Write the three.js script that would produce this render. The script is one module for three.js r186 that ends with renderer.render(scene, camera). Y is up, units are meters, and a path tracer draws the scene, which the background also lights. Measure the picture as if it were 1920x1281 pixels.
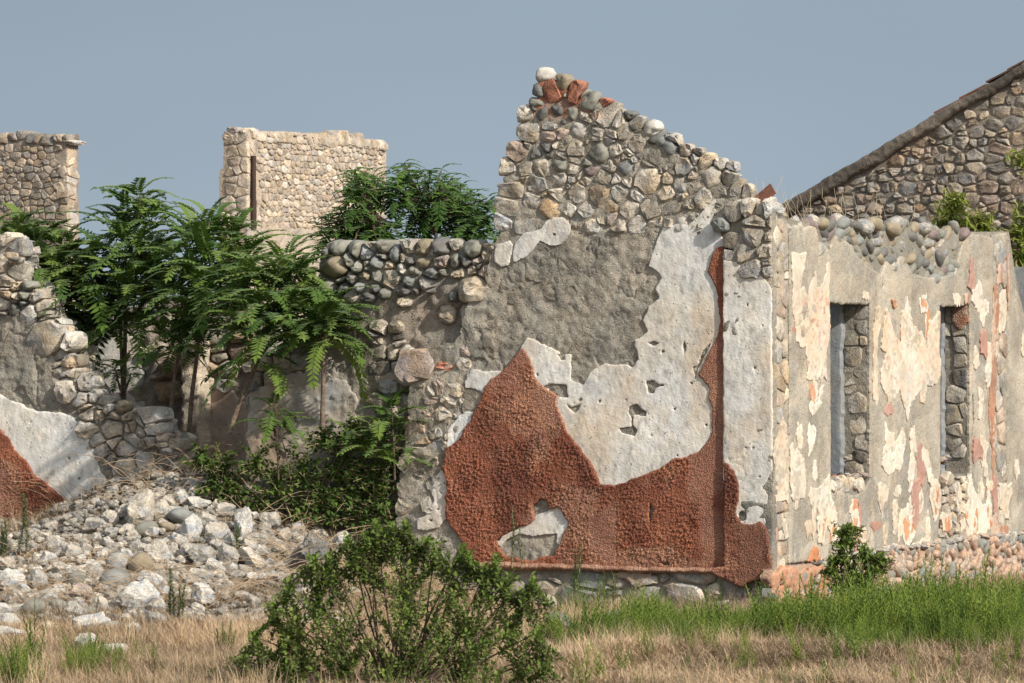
import * as THREE from 'three';
import { mergeGeometries, toCreasedNormals, mergeVertices } from 'three/addons/utils/BufferGeometryUtils.js';

// ---------- camera, sky, sun, exposure ----------
const FOCAL = 10500, CX = 960, HY = 600, EYE = 3.0;          // photograph pixels per unit of slope; the horizon's row; eye height
const scene = new THREE.Scene();
const camera = new THREE.PerspectiveCamera(2 * Math.atan(640.5 / FOCAL) * 180 / Math.PI, 1920 / 1281, 1, 9000);
camera.position.set(0, EYE, 0);
camera.lookAt(0, EYE, -100);
camera.setViewOffset(1920, 1281, 0, 40.5, 1920, 1281);
camera.focus = 59.5;
camera.userData.fStop = 9;
const renderer = new THREE.WebGLRenderer({ antialias: true });
renderer.toneMapping = THREE.LinearToneMapping;
renderer.toneMappingExposure = 1.25;
renderer.shadowMap.enabled = true;
const TURN = 23 * Math.PI / 180;                              // every gable wall here runs at this angle to the picture
const SUN = new THREE.Vector3(0.714, 0.66, 0.70).normalize();

// ---------- random numbers and noise ----------
function rng(seed) { let s = seed >>> 0; return () => { s = (s + 0x6d2b79f5) | 0; let t = Math.imul(s ^ (s >>> 15), 1 | s); t = (t + Math.imul(t ^ (t >>> 7), 61 | t)) ^ t; return ((t ^ (t >>> 14)) >>> 0) / 4294967296; }; }
const R0 = rng(7);
const rnd = (a, b, r = R0) => a + (b - a) * r();
const pick = (list, r = R0) => list[Math.min(list.length - 1, Math.floor(r() * list.length))];
const PERM = new Uint16Array(1024); { const r = rng(99); const p = [...Array(512).keys()]; for (let i = 511; i > 0; i--) { const j = Math.floor(r() * (i + 1)); [p[i], p[j]] = [p[j], p[i]]; } for (let i = 0; i < 1024; i++) PERM[i] = p[i & 511]; }
const VAL = new Float32Array(512); { const r = rng(5); for (let i = 0; i < 512; i++) VAL[i] = r() * 2 - 1; }
const hash2 = (x, y) => VAL[PERM[(PERM[x & 511] + (y & 511)) & 1023]];
const hash3 = (x, y, z) => VAL[PERM[(PERM[(PERM[x & 511] + (y & 511)) & 1023] + (z & 511)) & 1023]];
const fade = (t) => t * t * t * (t * (t * 6 - 15) + 10);
function n2(x, y) { const ix = Math.floor(x), iy = Math.floor(y), u = fade(x - ix), v = fade(y - iy); const a = hash2(ix, iy), b = hash2(ix + 1, iy), c = hash2(ix, iy + 1), d = hash2(ix + 1, iy + 1); return a + (b - a) * u + (c - a + (a - b - c + d) * u) * v; }
function n3(x, y, z) { const ix = Math.floor(x), iy = Math.floor(y), iz = Math.floor(z), u = fade(x - ix), v = fade(y - iy), w = fade(z - iz); const L = (a, b, t) => a + (b - a) * t; return L(L(L(hash3(ix, iy, iz), hash3(ix + 1, iy, iz), u), L(hash3(ix, iy + 1, iz), hash3(ix + 1, iy + 1, iz), u), v), L(L(hash3(ix, iy, iz + 1), hash3(ix + 1, iy, iz + 1), u), L(hash3(ix, iy + 1, iz + 1), hash3(ix + 1, iy + 1, iz + 1), u), v), w); }
function fbm(x, y, o = 4, g = 0.5) { let s = 0, a = 1, t = 0; for (let i = 0; i < o; i++) { s += a * n2(x + i * 17.3, y + i * 9.1); t += a; a *= g; x *= 2.03; y *= 2.03; } return s / t; }
const sat = (x) => Math.min(1, Math.max(0, x));
const step = (a, b, x) => { const t = sat((x - a) / (b - a)); return t * t * (3 - 2 * t); };
const mix = (a, b, t) => [a[0] + (b[0] - a[0]) * t, a[1] + (b[1] - a[1]) * t, a[2] + (b[2] - a[2]) * t];
const ridge = (x, y, o = 3) => { let s = 0, a = 1, t = 0; for (let i = 0; i < o; i++) { s += a * (1 - Math.abs(n2(x + i * 7.7, y + i * 3.3)) * 2); t += a; a *= 0.5; x *= 2.1; y *= 2.1; } return s / t; };

// the sky: hazy blue grey, whiter towards the sun
{
  const W = 1024, H = 512, data = new Float32Array(W * H * 4);
  for (let j = 0; j < H; j++) for (let i = 0; i < W; i++) {
    const up = ((j + 0.5) / H - 0.5) * Math.PI, round = ((i + 0.5) / W - 0.5) * 2 * Math.PI;
    const d = [Math.cos(round) * Math.cos(up), Math.sin(up), Math.sin(round) * Math.cos(up)];
    const c = d[0] * SUN.x + d[1] * SUN.y + d[2] * SUN.z, e = Math.max(0, d[1]);
    let col = mix([0.292, 0.354, 0.41], [0.21, 0.273, 0.35], Math.pow(sat(e / 0.16), 0.8));
    col = mix(col, [0.42, 0.455, 0.49], step(0.05, 0.7, e));
    const glow = 0.7 * Math.pow(sat(c), 5) + 1.2 * Math.pow(sat(c), 30) + 0.22 * sat(c) * step(-0.1, 0.5, c);
    col = [col[0] + glow * 0.95, col[1] + glow * 0.92, col[2] + glow * 0.85];
    const cloud = fbm(round * 9, up * 60 + fbm(round * 6, up * 20) * 1.2, 4);
    const k = 1 + 0.085 * cloud;
    if (d[1] < -0.02) col = [0.24, 0.21, 0.17];
    for (let q = 0; q < 3; q++) data[(j * W + i) * 4 + q] = col[q] * k;
    data[(j * W + i) * 4 + 3] = 1;
  }
  const sky = new THREE.DataTexture(data, W, H, THREE.RGBAFormat, THREE.FloatType);
  sky.mapping = THREE.EquirectangularReflectionMapping; sky.magFilter = THREE.LinearFilter; sky.minFilter = THREE.LinearFilter; sky.wrapS = THREE.RepeatWrapping; sky.needsUpdate = true;
  scene.background = sky; scene.environment = sky;
}
const sun = new THREE.DirectionalLight(new THREE.Color().setRGB(1, 0.91, 0.78), 4.3);
sun.position.copy(SUN).multiplyScalar(120).add(new THREE.Vector3(0, 0, -60));
sun.target.position.set(0, 0, -60);
sun.castShadow = true; sun.shadow.mapSize.set(4096, 4096); sun.shadow.radius = 1.8;
Object.assign(sun.shadow.camera, { left: -30, right: 30, top: 30, bottom: -30, near: 1, far: 300 });
scene.add(sun, sun.target);

// ---------- textures ----------
// noise that repeats every p cells
function pn(x, y, p, s = 0) { const ix = Math.floor(x), iy = Math.floor(y), u = fade(x - ix), v = fade(y - iy), m = (k) => ((k % p) + p) % p; const h = (a, b) => hash3(m(a), m(b), s); const a = h(ix, iy), b = h(ix + 1, iy), c = h(ix, iy + 1), d = h(ix + 1, iy + 1); return a + (b - a) * u + (c - a + (a - b - c + d) * u) * v; }
function pf(u, v, p, o, s = 0, g = 0.55) { let r = 0, a = 1, t = 0; for (let i = 0; i < o; i++) { r += a * pn(u * p, v * p, p, s + i * 3); t += a; a *= g; p *= 2; } return r / t; }
// distance to the nearest of p*p scattered points, repeating
function pw(u, v, p, s = 0) { const x = u * p, y = v * p, ix = Math.floor(x), iy = Math.floor(y), m = (k) => ((k % p) + p) % p; let best = 9, who = 0; for (let j = -1; j < 2; j++) for (let i = -1; i < 2; i++) { const a = m(ix + i), b = m(iy + j), px = ix + i + 0.5 + 0.5 * hash3(a, b, s), py = iy + j + 0.5 + 0.5 * hash3(a, b, s + 1), d = (px - x) ** 2 + (py - y) ** 2; if (d < best) { best = d; who = hash3(a, b, s + 2); } } return [Math.sqrt(best), who]; }
function texture(size, metres, f, srgb) {
  const data = new Uint8Array(size * size * 4);
  for (let j = 0; j < size; j++) for (let i = 0; i < size; i++) {
    const c = f((i + 0.5) / size, (j + 0.5) / size), o = (j * size + i) * 4;
    for (let k = 0; k < 3; k++) data[o + k] = Math.round(255 * sat(Array.isArray(c) ? c[k] : c));
    data[o + 3] = 255;
  }
  const t = new THREE.DataTexture(data, size, size, THREE.RGBAFormat);
  t.wrapS = t.wrapT = THREE.RepeatWrapping; t.magFilter = THREE.LinearFilter; t.minFilter = THREE.LinearMipmapLinearFilter; t.generateMipmaps = true;
  t.repeat.set(1 / metres, 1 / metres);
  if (srgb) t.colorSpace = THREE.SRGBColorSpace;
  t.needsUpdate = true;
  return t;
}
const T = {
  // lime plaster: broad trowel waves, brushed streaks, pits
  plasterBump: texture(512, 1.9, (u, v) => { const w = pf(u, v, 7, 5, 1), s = pf(u * 1, v, 24, 3, 9), g = pf(u, v, 120, 2, 21); const pit = pw(u, v, 34, 40); const hole = pit[1] > 0.82 ? step(0.14, 0.05, pit[0]) : 0; return 0.55 + 0.24 * w + 0.2 * s + 0.12 * g - 0.6 * hole; }),
  plasterCol: texture(512, 2.3, (u, v) => { const w = pf(u, v, 5, 5, 2), s = pf(u, v, 40, 3, 12), pit = pw(u, v, 38, 60); const hole = pit[1] > 0.9 ? step(0.15, 0.08, pit[0]) : 0; const k = 0.9 + 0.1 * w + 0.07 * s - 0.5 * hole, warm = 0.035 * pf(u, v, 6, 4, 31); return [k + warm, k, k - warm * 1.4]; }, true),
  // cement render: sandy, scored, flaked
  renderBump: texture(512, 1.3, (u, v) => { const w = pf(u, v, 6, 6, 3, 0.62), r = 1 - Math.abs(pf(u, v, 9, 4, 14)) * 2, g = pf(u, v, 150, 2, 23), p = pw(u, v, 26, 44); return 0.45 + 0.34 * w + 0.1 * r + 0.13 * g - (p[1] > 0.3 ? 0.3 * step(0.2, 0.08, p[0]) : 0); }),
  renderCol: texture(512, 1.7, (u, v) => { const w = pf(u, v, 5, 5, 4), g = pf(u, v, 110, 3, 24), p = pw(u, v, 60, 70), k = 0.83 + 0.13 * w + 0.12 * g + (p[1] > 0.75 ? 0.16 * step(0.22, 0.1, p[0]) : 0) - (p[1] < -0.8 ? 0.2 * step(0.22, 0.1, p[0]) : 0), q = 0.03 * pf(u, v, 7, 4, 35); return [k + q, k, k - q]; }, true),
  // roughcast: thrown grit
  castBump: texture(512, 0.8, (u, v) => { const a = pw(u, v, 46, 5), b = pw(u, v, 80, 15), w = pf(u, v, 12, 4, 6); return 0.25 + 0.45 * step(0.75, 0.05, a[0]) * (0.6 + 0.4 * a[1]) + 0.2 * step(0.7, 0.1, b[0]) + 0.2 * w; }),
  castCol: texture(512, 1.5, (u, v) => { const w = pf(u, v, 6, 5, 7), b = pw(u, v, 110, 16), k = 0.82 + 0.12 * w + 0.1 * b[1]; return [k, k * (1 + 0.04 * w), k * (1 + 0.05 * b[1])]; }, true),
  // limestone: pitted and grained
  stoneBump: texture(512, 0.75, (u, v) => { const w = pf(u, v, 6, 6, 8, 0.6), p = pw(u, v, 28, 50), r = 1 - Math.abs(pf(u, v, 8, 4, 18)) * 2; return 0.5 + 0.36 * w + 0.1 * r - (p[1] > 0.1 ? 0.28 * step(0.3, 0.08, p[0]) : 0); }),
  stoneCol: texture(512, 0.9, (u, v) => { const w = pf(u, v, 5, 5, 10), g = pf(u, v, 60, 3, 25), p = pw(u, v, 34, 55), k = 0.83 + 0.27 * w + 0.15 * g - (p[1] > 0.6 ? 0.25 * step(0.25, 0.1, p[0]) : 0), q = 0.1 * pf(u, v, 6, 4, 36); return [k + q, k + q * 0.4, k - q * 0.6]; }, true),
  // river stone: fine speckle
  pebbleCol: texture(512, 0.5, (u, v) => { const w = pf(u, v, 4, 4, 11), g = pf(u, v, 90, 2, 26), k = 0.86 + 0.12 * w + 0.1 * g; return [k, k, k]; }, true),
  bark: texture(512, 0.3, (u, v) => { const s = pf(u, v, 12, 4, 27), k = 0.75 + 0.25 * s; return [k, k, k]; }, true),
  soil: texture(512, 1.6, (u, v) => { const w = pf(u, v, 6, 6, 13, 0.65), p = pw(u, v, 44, 80), k = 0.76 + 0.24 * w + (p[1] > 0.4 ? 0.14 * step(0.3, 0.15, p[0]) : 0); return [k, k * 0.98, k * 0.95]; }, true),
  soilBump: texture(512, 1.2, (u, v) => 0.5 + 0.35 * pf(u, v, 8, 6, 19, 0.65) + 0.25 * step(0.4, 0.1, pw(u, v, 36, 82)[0])),
};
const C = (r, g, b) => new THREE.Color().setRGB(r, g, b);
const std = (color, o = {}) => new THREE.MeshStandardMaterial({ color, roughness: 0.92, metalness: 0, side: THREE.DoubleSide, ...o });
const stoneMat = (r, g, b, bump = 0.022) => std(C(r, g, b), { map: T.stoneCol, bumpMap: T.stoneBump, bumpScale: bump });
const pebbleMat = (r, g, b) => std(C(r, g, b), { map: T.pebbleCol, roughness: 0.78, bumpMap: T.stoneBump, bumpScale: 0.004 });
const M = {
  render: std(C(1, 1, 1), { map: T.renderCol, bumpMap: T.renderBump, bumpScale: 0.022, vertexColors: true }),
  plaster: std(C(1, 1, 1), { map: T.plasterCol, bumpMap: T.plasterBump, bumpScale: 0.011, vertexColors: true, roughness: 0.85 }),
  wash: std(C(1, 1, 1), { map: T.plasterCol, bumpMap: T.plasterBump, bumpScale: 0.005, vertexColors: true, roughness: 0.8 }),
  cast: std(C(1, 1, 1), { map: T.castCol, bumpMap: T.castBump, bumpScale: 0.02, vertexColors: true, roughness: 0.9 }),
  bark: std(C(0.17, 0.12, 0.085), { map: T.bark, bumpMap: T.bark, bumpScale: 0.006 }),
  barkMid: std(C(0.27, 0.2, 0.145), { map: T.bark, bumpMap: T.bark, bumpScale: 0.006 }),
  barkPale: std(C(0.3, 0.25, 0.19), { map: T.bark, bumpMap: T.bark, bumpScale: 0.004 }),
  twig: std(C(0.3, 0.22, 0.14)),
  rust: std(C(0.06, 0.03, 0.022), { map: T.renderCol, bumpMap: T.renderBump, bumpScale: 0.004, roughness: 0.8 }),
  tile: std(C(0.3, 0.115, 0.07), { map: T.renderCol, bumpMap: T.renderBump, bumpScale: 0.005 }),
  tileDark: std(C(0.16, 0.085, 0.06), { map: T.renderCol, bumpMap: T.renderBump, bumpScale: 0.005 }),
};
// tones of stone by letter: l pale, c cream, g grey limestone, o orange tan, p pink, w white, m mortar-smeared, d dark river stone, e greenish river stone, t tan river stone, b bluish river stone, r red mortar
const S = {
  l: stoneMat(0.55, 0.49, 0.41), c: stoneMat(0.61, 0.535, 0.435), g: stoneMat(0.44, 0.41, 0.36), o: stoneMat(0.55, 0.42, 0.285), p: stoneMat(0.52, 0.41, 0.335), w: stoneMat(0.63, 0.585, 0.52), m: stoneMat(0.41, 0.375, 0.32, 0.025),
  d: pebbleMat(0.17, 0.168, 0.158), e: pebbleMat(0.27, 0.265, 0.225), t: pebbleMat(0.34, 0.285, 0.2), b: pebbleMat(0.275, 0.285, 0.275), v: pebbleMat(0.24, 0.185, 0.175), x: pebbleMat(0.6, 0.57, 0.52), r: stoneMat(0.47, 0.2, 0.13, 0.03), s: stoneMat(0.55, 0.365, 0.26, 0.012), q: stoneMat(0.53, 0.41, 0.315, 0.012), k: stoneMat(0.2, 0.185, 0.165, 0.035),
};
const WARM = { l: stoneMat(0.44, 0.38, 0.31), c: stoneMat(0.5, 0.42, 0.33), g: stoneMat(0.35, 0.32, 0.28), p: stoneMat(0.43, 0.335, 0.27), o: stoneMat(0.45, 0.335, 0.24), k: stoneMat(0.26, 0.23, 0.2) };
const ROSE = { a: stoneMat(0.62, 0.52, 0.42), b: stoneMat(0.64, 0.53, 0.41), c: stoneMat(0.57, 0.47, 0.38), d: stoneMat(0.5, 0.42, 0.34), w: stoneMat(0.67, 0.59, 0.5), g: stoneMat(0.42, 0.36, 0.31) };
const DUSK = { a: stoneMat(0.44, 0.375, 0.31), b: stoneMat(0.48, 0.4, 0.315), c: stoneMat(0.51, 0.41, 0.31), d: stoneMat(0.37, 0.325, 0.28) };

const V = (x, y, z) => new THREE.Vector3(x, y, z);
// ---------- names, things, parts ----------
const used = {};
function numbered(name) { const n = used[name] = (used[name] ?? -1) + 1; return n ? name + '_' + String(n).padStart(3, '0') : name; }
function tag(o, label, category, group) { o.userData.label = label; o.userData.category = category; if (group) o.userData.group = group; return o; }
function thing(name, label, category, at = [0, 0, 0], turn = 0, group) { const o = new THREE.Group(); o.name = numbered(name); o.position.set(...at); o.rotation.y = turn; scene.add(o); return tag(o, label, category, group); }
function part(parent, name, geo, mat, label) { const m = new THREE.Mesh(geo, mat); m.name = numbered(name); m.castShadow = m.receiveShadow = true; parent.add(m); if (label) m.userData.label = label; return m; }
function mass(o) { o.userData.kind = 'stuff'; return o; }
function structure(name, geo, mat) { const m = part(scene, name, geo, mat); m.userData.kind = 'structure'; return m; }

// ---------- from the photograph's pixels to places ----------
const EYEV = new THREE.Vector3(0, EYE, 0);
const at = (px, py, depth) => new THREE.Vector3((px - CX) / FOCAL * depth, EYE + (HY - py) / FOCAL * depth, -depth);
const crop = (x0, y0, s) => (list) => list.map((v, i) => (i % 2 ? y0 : x0) + v * s);   // from an enlarged crop to the whole photograph
class Frame {                                                   // a wall's own axes: x along it, y up, z out of its face
  constructor(origin, turn) { this.o = origin; this.turn = turn; this.x = new THREE.Vector3(Math.cos(turn), 0, -Math.sin(turn)); this.n = new THREE.Vector3(Math.sin(turn), 0, Math.cos(turn)); }
  pt(px, py, h = 0) { const r = new THREE.Vector3((px - CX) / FOCAL, (HY - py) / FOCAL, -1), a = this.o.clone().addScaledVector(this.n, h).sub(EYEV).dot(this.n) / r.dot(this.n), p = EYEV.clone().addScaledVector(r, a).sub(this.o); return [p.dot(this.x), p.y]; }
  pts(list, h = 0) { const out = []; for (let i = 0; i < list.length; i += 2) out.push(this.pt(list[i], list[i + 1], h)); return out; }
  world(x, y, z = 0) { return this.o.clone().addScaledVector(this.x, x).addScaledVector(this.n, z).add(new THREE.Vector3(0, y, 0)); }
}

// ---------- ragged sheets: plaster, render, mortar ----------
function sdPoly(poly, x, y) {                                   // inside is positive
  let d = 1e9, s = 1;
  for (let i = 0, j = poly.length - 1; i < poly.length; j = i++) {
    const ax = poly[i][0], ay = poly[i][1], ex = poly[j][0] - ax, ey = poly[j][1] - ay, wx = x - ax, wy = y - ay, t = sat((wx * ex + wy * ey) / (ex * ex + ey * ey || 1)), bx = wx - ex * t, by = wy - ey * t;
    d = Math.min(d, bx * bx + by * by);
    const c1 = y >= ay, c2 = y < poly[j][1], c3 = ex * wy > ey * wx;
    if ((c1 && c2 && c3) || (!c1 && !c2 && !c3)) s = -s;
  }
  return -s * Math.sqrt(d);
}
function sheet({ poly, holes = [], cell = 0.015, cellY, h = 0, t = 0.012, back, warp = 0.02, wf = 9, relief = () => 0, color = () => [1, 1, 1], edge = 0.012, lip = 0.45, cap = false, extra, seed = 0 }) {
  cellY ??= cell; back ??= h - 0.02;
  let x0 = 1e9, x1 = -1e9, y0 = 1e9, y1 = -1e9;
  for (const [x, y] of poly) { x0 = Math.min(x0, x); x1 = Math.max(x1, x); y0 = Math.min(y0, y); y1 = Math.max(y1, y); }
  x0 -= warp * 2 + cell; y0 -= warp * 2 + cellY; x1 += warp * 2 + cell; y1 += warp * 2 + cellY;
  const nx = Math.ceil((x1 - x0) / cell) + 1, ny = Math.ceil((y1 - y0) / cellY) + 1, D = new Float32Array(nx * ny);
  const dist = (x, y) => {
    const wx = warp ? warp * (fbm(x * wf + seed, y * wf, 2) + 0.5 * n2(x * wf * 4.1, y * wf * 4.1 + seed)) : 0, wy = warp ? warp * (fbm(x * wf + 31.7, y * wf + seed + 5, 2) + 0.5 * n2(x * wf * 4.1 + 9, y * wf * 4.1)) : 0;
    let d = sdPoly(poly, x + wx, y + wy);
    for (const k of holes) if (d > -0.1) d = Math.min(d, -sdPoly(k, x + wx, y + wy));
    if (extra && d > -0.2) d = Math.min(d, extra(x, y));
    return d;
  };
  for (let j = 0; j < ny; j++) for (let i = 0; i < nx; i++) { const d = dist(x0 + i * cell, y0 + j * cellY); D[j * nx + i] = Math.abs(d) < 1e-6 ? 1e-6 : d; }
  const pos = [], uv = [], col = [], idx = [], ids = new Int32Array(nx * ny).fill(-1), ex = new Map(), rim = [];
  const add = (x, y, d) => { const k = Math.sqrt(sat(d / edge)); pos.push(x, y, h + t * (lip + (1 - lip) * k) + relief(x, y, d) * (0.4 + 0.6 * k)); uv.push(x, y); const c = color(x, y, d); col.push(c[0], c[1], c[2]); return pos.length / 3 - 1; };
  const vert = (i, j) => { const q = j * nx + i; if (ids[q] < 0) ids[q] = add(x0 + i * cell, y0 + j * cellY, D[q]); return ids[q]; };
  const cross = (i, j, k, l) => { const q = Math.min(j * nx + i, l * nx + k) * 2 + (i === k ? 1 : 0); if (!ex.has(q)) { const a = D[j * nx + i], b = D[l * nx + k], f = a / (a - b); ex.set(q, add(x0 + (i + (k - i) * f) * cell, y0 + (j + (l - j) * f) * cellY, 0)); } return ex.get(q); };
  for (let j = 0; j < ny - 1; j++) for (let i = 0; i < nx - 1; i++) {
    const c = [[i, j], [i + 1, j], [i + 1, j + 1], [i, j + 1]], s = c.map(([a, b]) => D[b * nx + a] > 0);
    if (!s[0] && !s[1] && !s[2] && !s[3]) continue;
    const ring = [], cut = [];
    for (let k = 0; k < 4; k++) { const a = c[k], b = c[(k + 1) % 4]; if (s[k]) { ring.push(vert(...a)); cut.push(0); } if (s[k] !== s[(k + 1) % 4]) { ring.push(cross(...a, ...b)); cut.push(s[k] ? 1 : 2); } }
    for (let k = 1; k < ring.length - 1; k++) idx.push(ring[0], ring[k], ring[k + 1]);
    for (let k = 0; k < ring.length; k++) if (cut[k] === 1 && cut[(k + 1) % ring.length] === 2) rim.push(ring[k], ring[(k + 1) % ring.length]);
  }
  const top = new THREE.BufferGeometry(), n = pos.length / 3;
  top.setAttribute('position', new THREE.Float32BufferAttribute(pos, 3)); top.setAttribute('uv', new THREE.Float32BufferAttribute(uv, 2)); top.setAttribute('color', new THREE.Float32BufferAttribute(col, 3)); top.setIndex(idx); top.computeVertexNormals();
  const sp = [], su = [], sc = [], si = [];
  for (let k = 0; k < rim.length; k += 2) {
    const o = sp.length / 3;
    for (const v of [rim[k], rim[k + 1]]) for (const z of [pos[v * 3 + 2], back]) { sp.push(pos[v * 3], pos[v * 3 + 1], z); su.push(uv[v * 2] + z, uv[v * 2 + 1] + z * 0.7); sc.push(col[v * 3], col[v * 3 + 1], col[v * 3 + 2]); }
    si.push(o, o + 1, o + 2, o + 2, o + 1, o + 3);
  }
  if (cap) { const o = sp.length / 3; for (let v = 0; v < n; v++) { sp.push(pos[v * 3], pos[v * 3 + 1], back); su.push(uv[v * 2], uv[v * 2 + 1]); sc.push(col[v * 3], col[v * 3 + 1], col[v * 3 + 2]); } for (let k = 0; k < idx.length; k += 3) si.push(o + idx[k], o + idx[k + 2], o + idx[k + 1]); }
  if (!si.length) return top;
  const side = new THREE.BufferGeometry();
  side.setAttribute('position', new THREE.Float32BufferAttribute(sp, 3)); side.setAttribute('uv', new THREE.Float32BufferAttribute(su, 2)); side.setAttribute('color', new THREE.Float32BufferAttribute(sc, 3)); side.setIndex(si);
  const flat = side.toNonIndexed(); flat.computeVertexNormals();
  return mergeGeometries([top.toNonIndexed(), flat]);
}

// ---------- fitted masonry ----------
// each seed {x, y, r, tone}; cells of a power diagram, cut back by half the joint
function cells(seeds, gap, { flat = 1, reach = 1.3, keep = () => true, clip } = {}) {
  const out = [];
  for (const s of seeds) {
    if (s.guard || !keep(s.x, s.y, s)) continue;
    const R = s.r * reach, ax = s.wide ?? 1;
    let poly = []; for (let k = 0; k < 12; k++) { const a = k / 12 * Math.PI * 2 + 0.2, c = Math.cos(a), q = Math.sin(a), f = 1 / Math.pow(c ** 4 + q ** 4, 1 / 4); poly.push([s.x + c * f * R * flat * ax, s.y + q * f * R]); }
    for (const o of seeds) {
      if (o === s) continue;
      let dx = (o.x - s.x) / flat, dy = o.y - s.y; const dd = dx * dx + dy * dy;
      if (dd > (R * Math.max(1, ax) + o.r * 1.6) ** 2 * 4 || dd < 1e-9) continue;
      const len = Math.sqrt(dd), cut = (dd + s.r * s.r - o.r * o.r) / (2 * len) - gap / 2; dx /= len; dy /= len;
      const next = [], f = (p) => (p[0] - s.x) / flat * dx + (p[1] - s.y) * dy - cut;
      for (let k = 0; k < poly.length; k++) { const p = poly[k], q = poly[(k + 1) % poly.length], a = f(p), b = f(q); if (a <= 0) next.push(p); if ((a < 0 && b > 0) || (a > 0 && b < 0)) { const t = a / (a - b); next.push([p[0] + (q[0] - p[0]) * t, p[1] + (q[1] - p[1]) * t]); } }
      poly = next; if (poly.length < 3) break;
    }
    if (clip && poly.length > 2) { poly = poly.map(([x, y]) => [Math.min(clip[2], Math.max(clip[0], x)), Math.min(clip[3], Math.max(clip[1], y))]); poly = poly.filter((p, k) => Math.hypot(p[0] - poly[(k + 1) % poly.length][0], p[1] - poly[(k + 1) % poly.length][1]) > 1e-4); }
    if (poly.length < 3) continue;
    let area = 0; for (let k = 0; k < poly.length; k++) { const p = poly[k], q = poly[(k + 1) % poly.length]; area += (p[0] * q[1] - q[0] * p[1]) / 2; }
    if (area > s.r * s.r * 0.35) out.push({ ...s, poly, area });
  }
  return out.sort((a, b) => b.area - a.area);
}
function courses(poly, w, hgt, r, { vary = 0.45, margin = 0.3 } = {}) {            // seeds in uneven courses over a region
  let x0 = 1e9, x1 = -1e9, y0 = 1e9, y1 = -1e9; for (const [x, y] of poly) { x0 = Math.min(x0, x); x1 = Math.max(x1, x); y0 = Math.min(y0, y); y1 = Math.max(y1, y); }
  const seeds = [];
  for (let y = y0 - margin; y < y1 + margin;) {
    const hh = hgt * rnd(0.75, 1.25, r);
    for (let x = x0 - margin - r() * w; x < x1 + margin;) {
      const ww = w * rnd(1 - vary, 1 + vary * 1.2, r), sy = y + hh / 2 + hh * rnd(-0.18, 0.18, r) + 0.3 * hh * n2(x * 2, y * 3), sx = x + ww / 2;
      if (ww > w * 1.05 && r() < 0.25) { seeds.push({ x: sx, y: sy + hh * 0.25, r: hh * 0.36 }, { x: sx + ww * 0.1, y: sy - hh * 0.27, r: hh * 0.33 }); }
      else seeds.push({ x: sx, y: sy, r: (ww + hh) / 4 * rnd(0.92, 1.06, r) });
      x += ww;
    }
    y += hh;
  }
  for (const s of seeds) s.inside = sdPoly(poly, s.x, s.y) > 0;
  return seeds;
}
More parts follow.
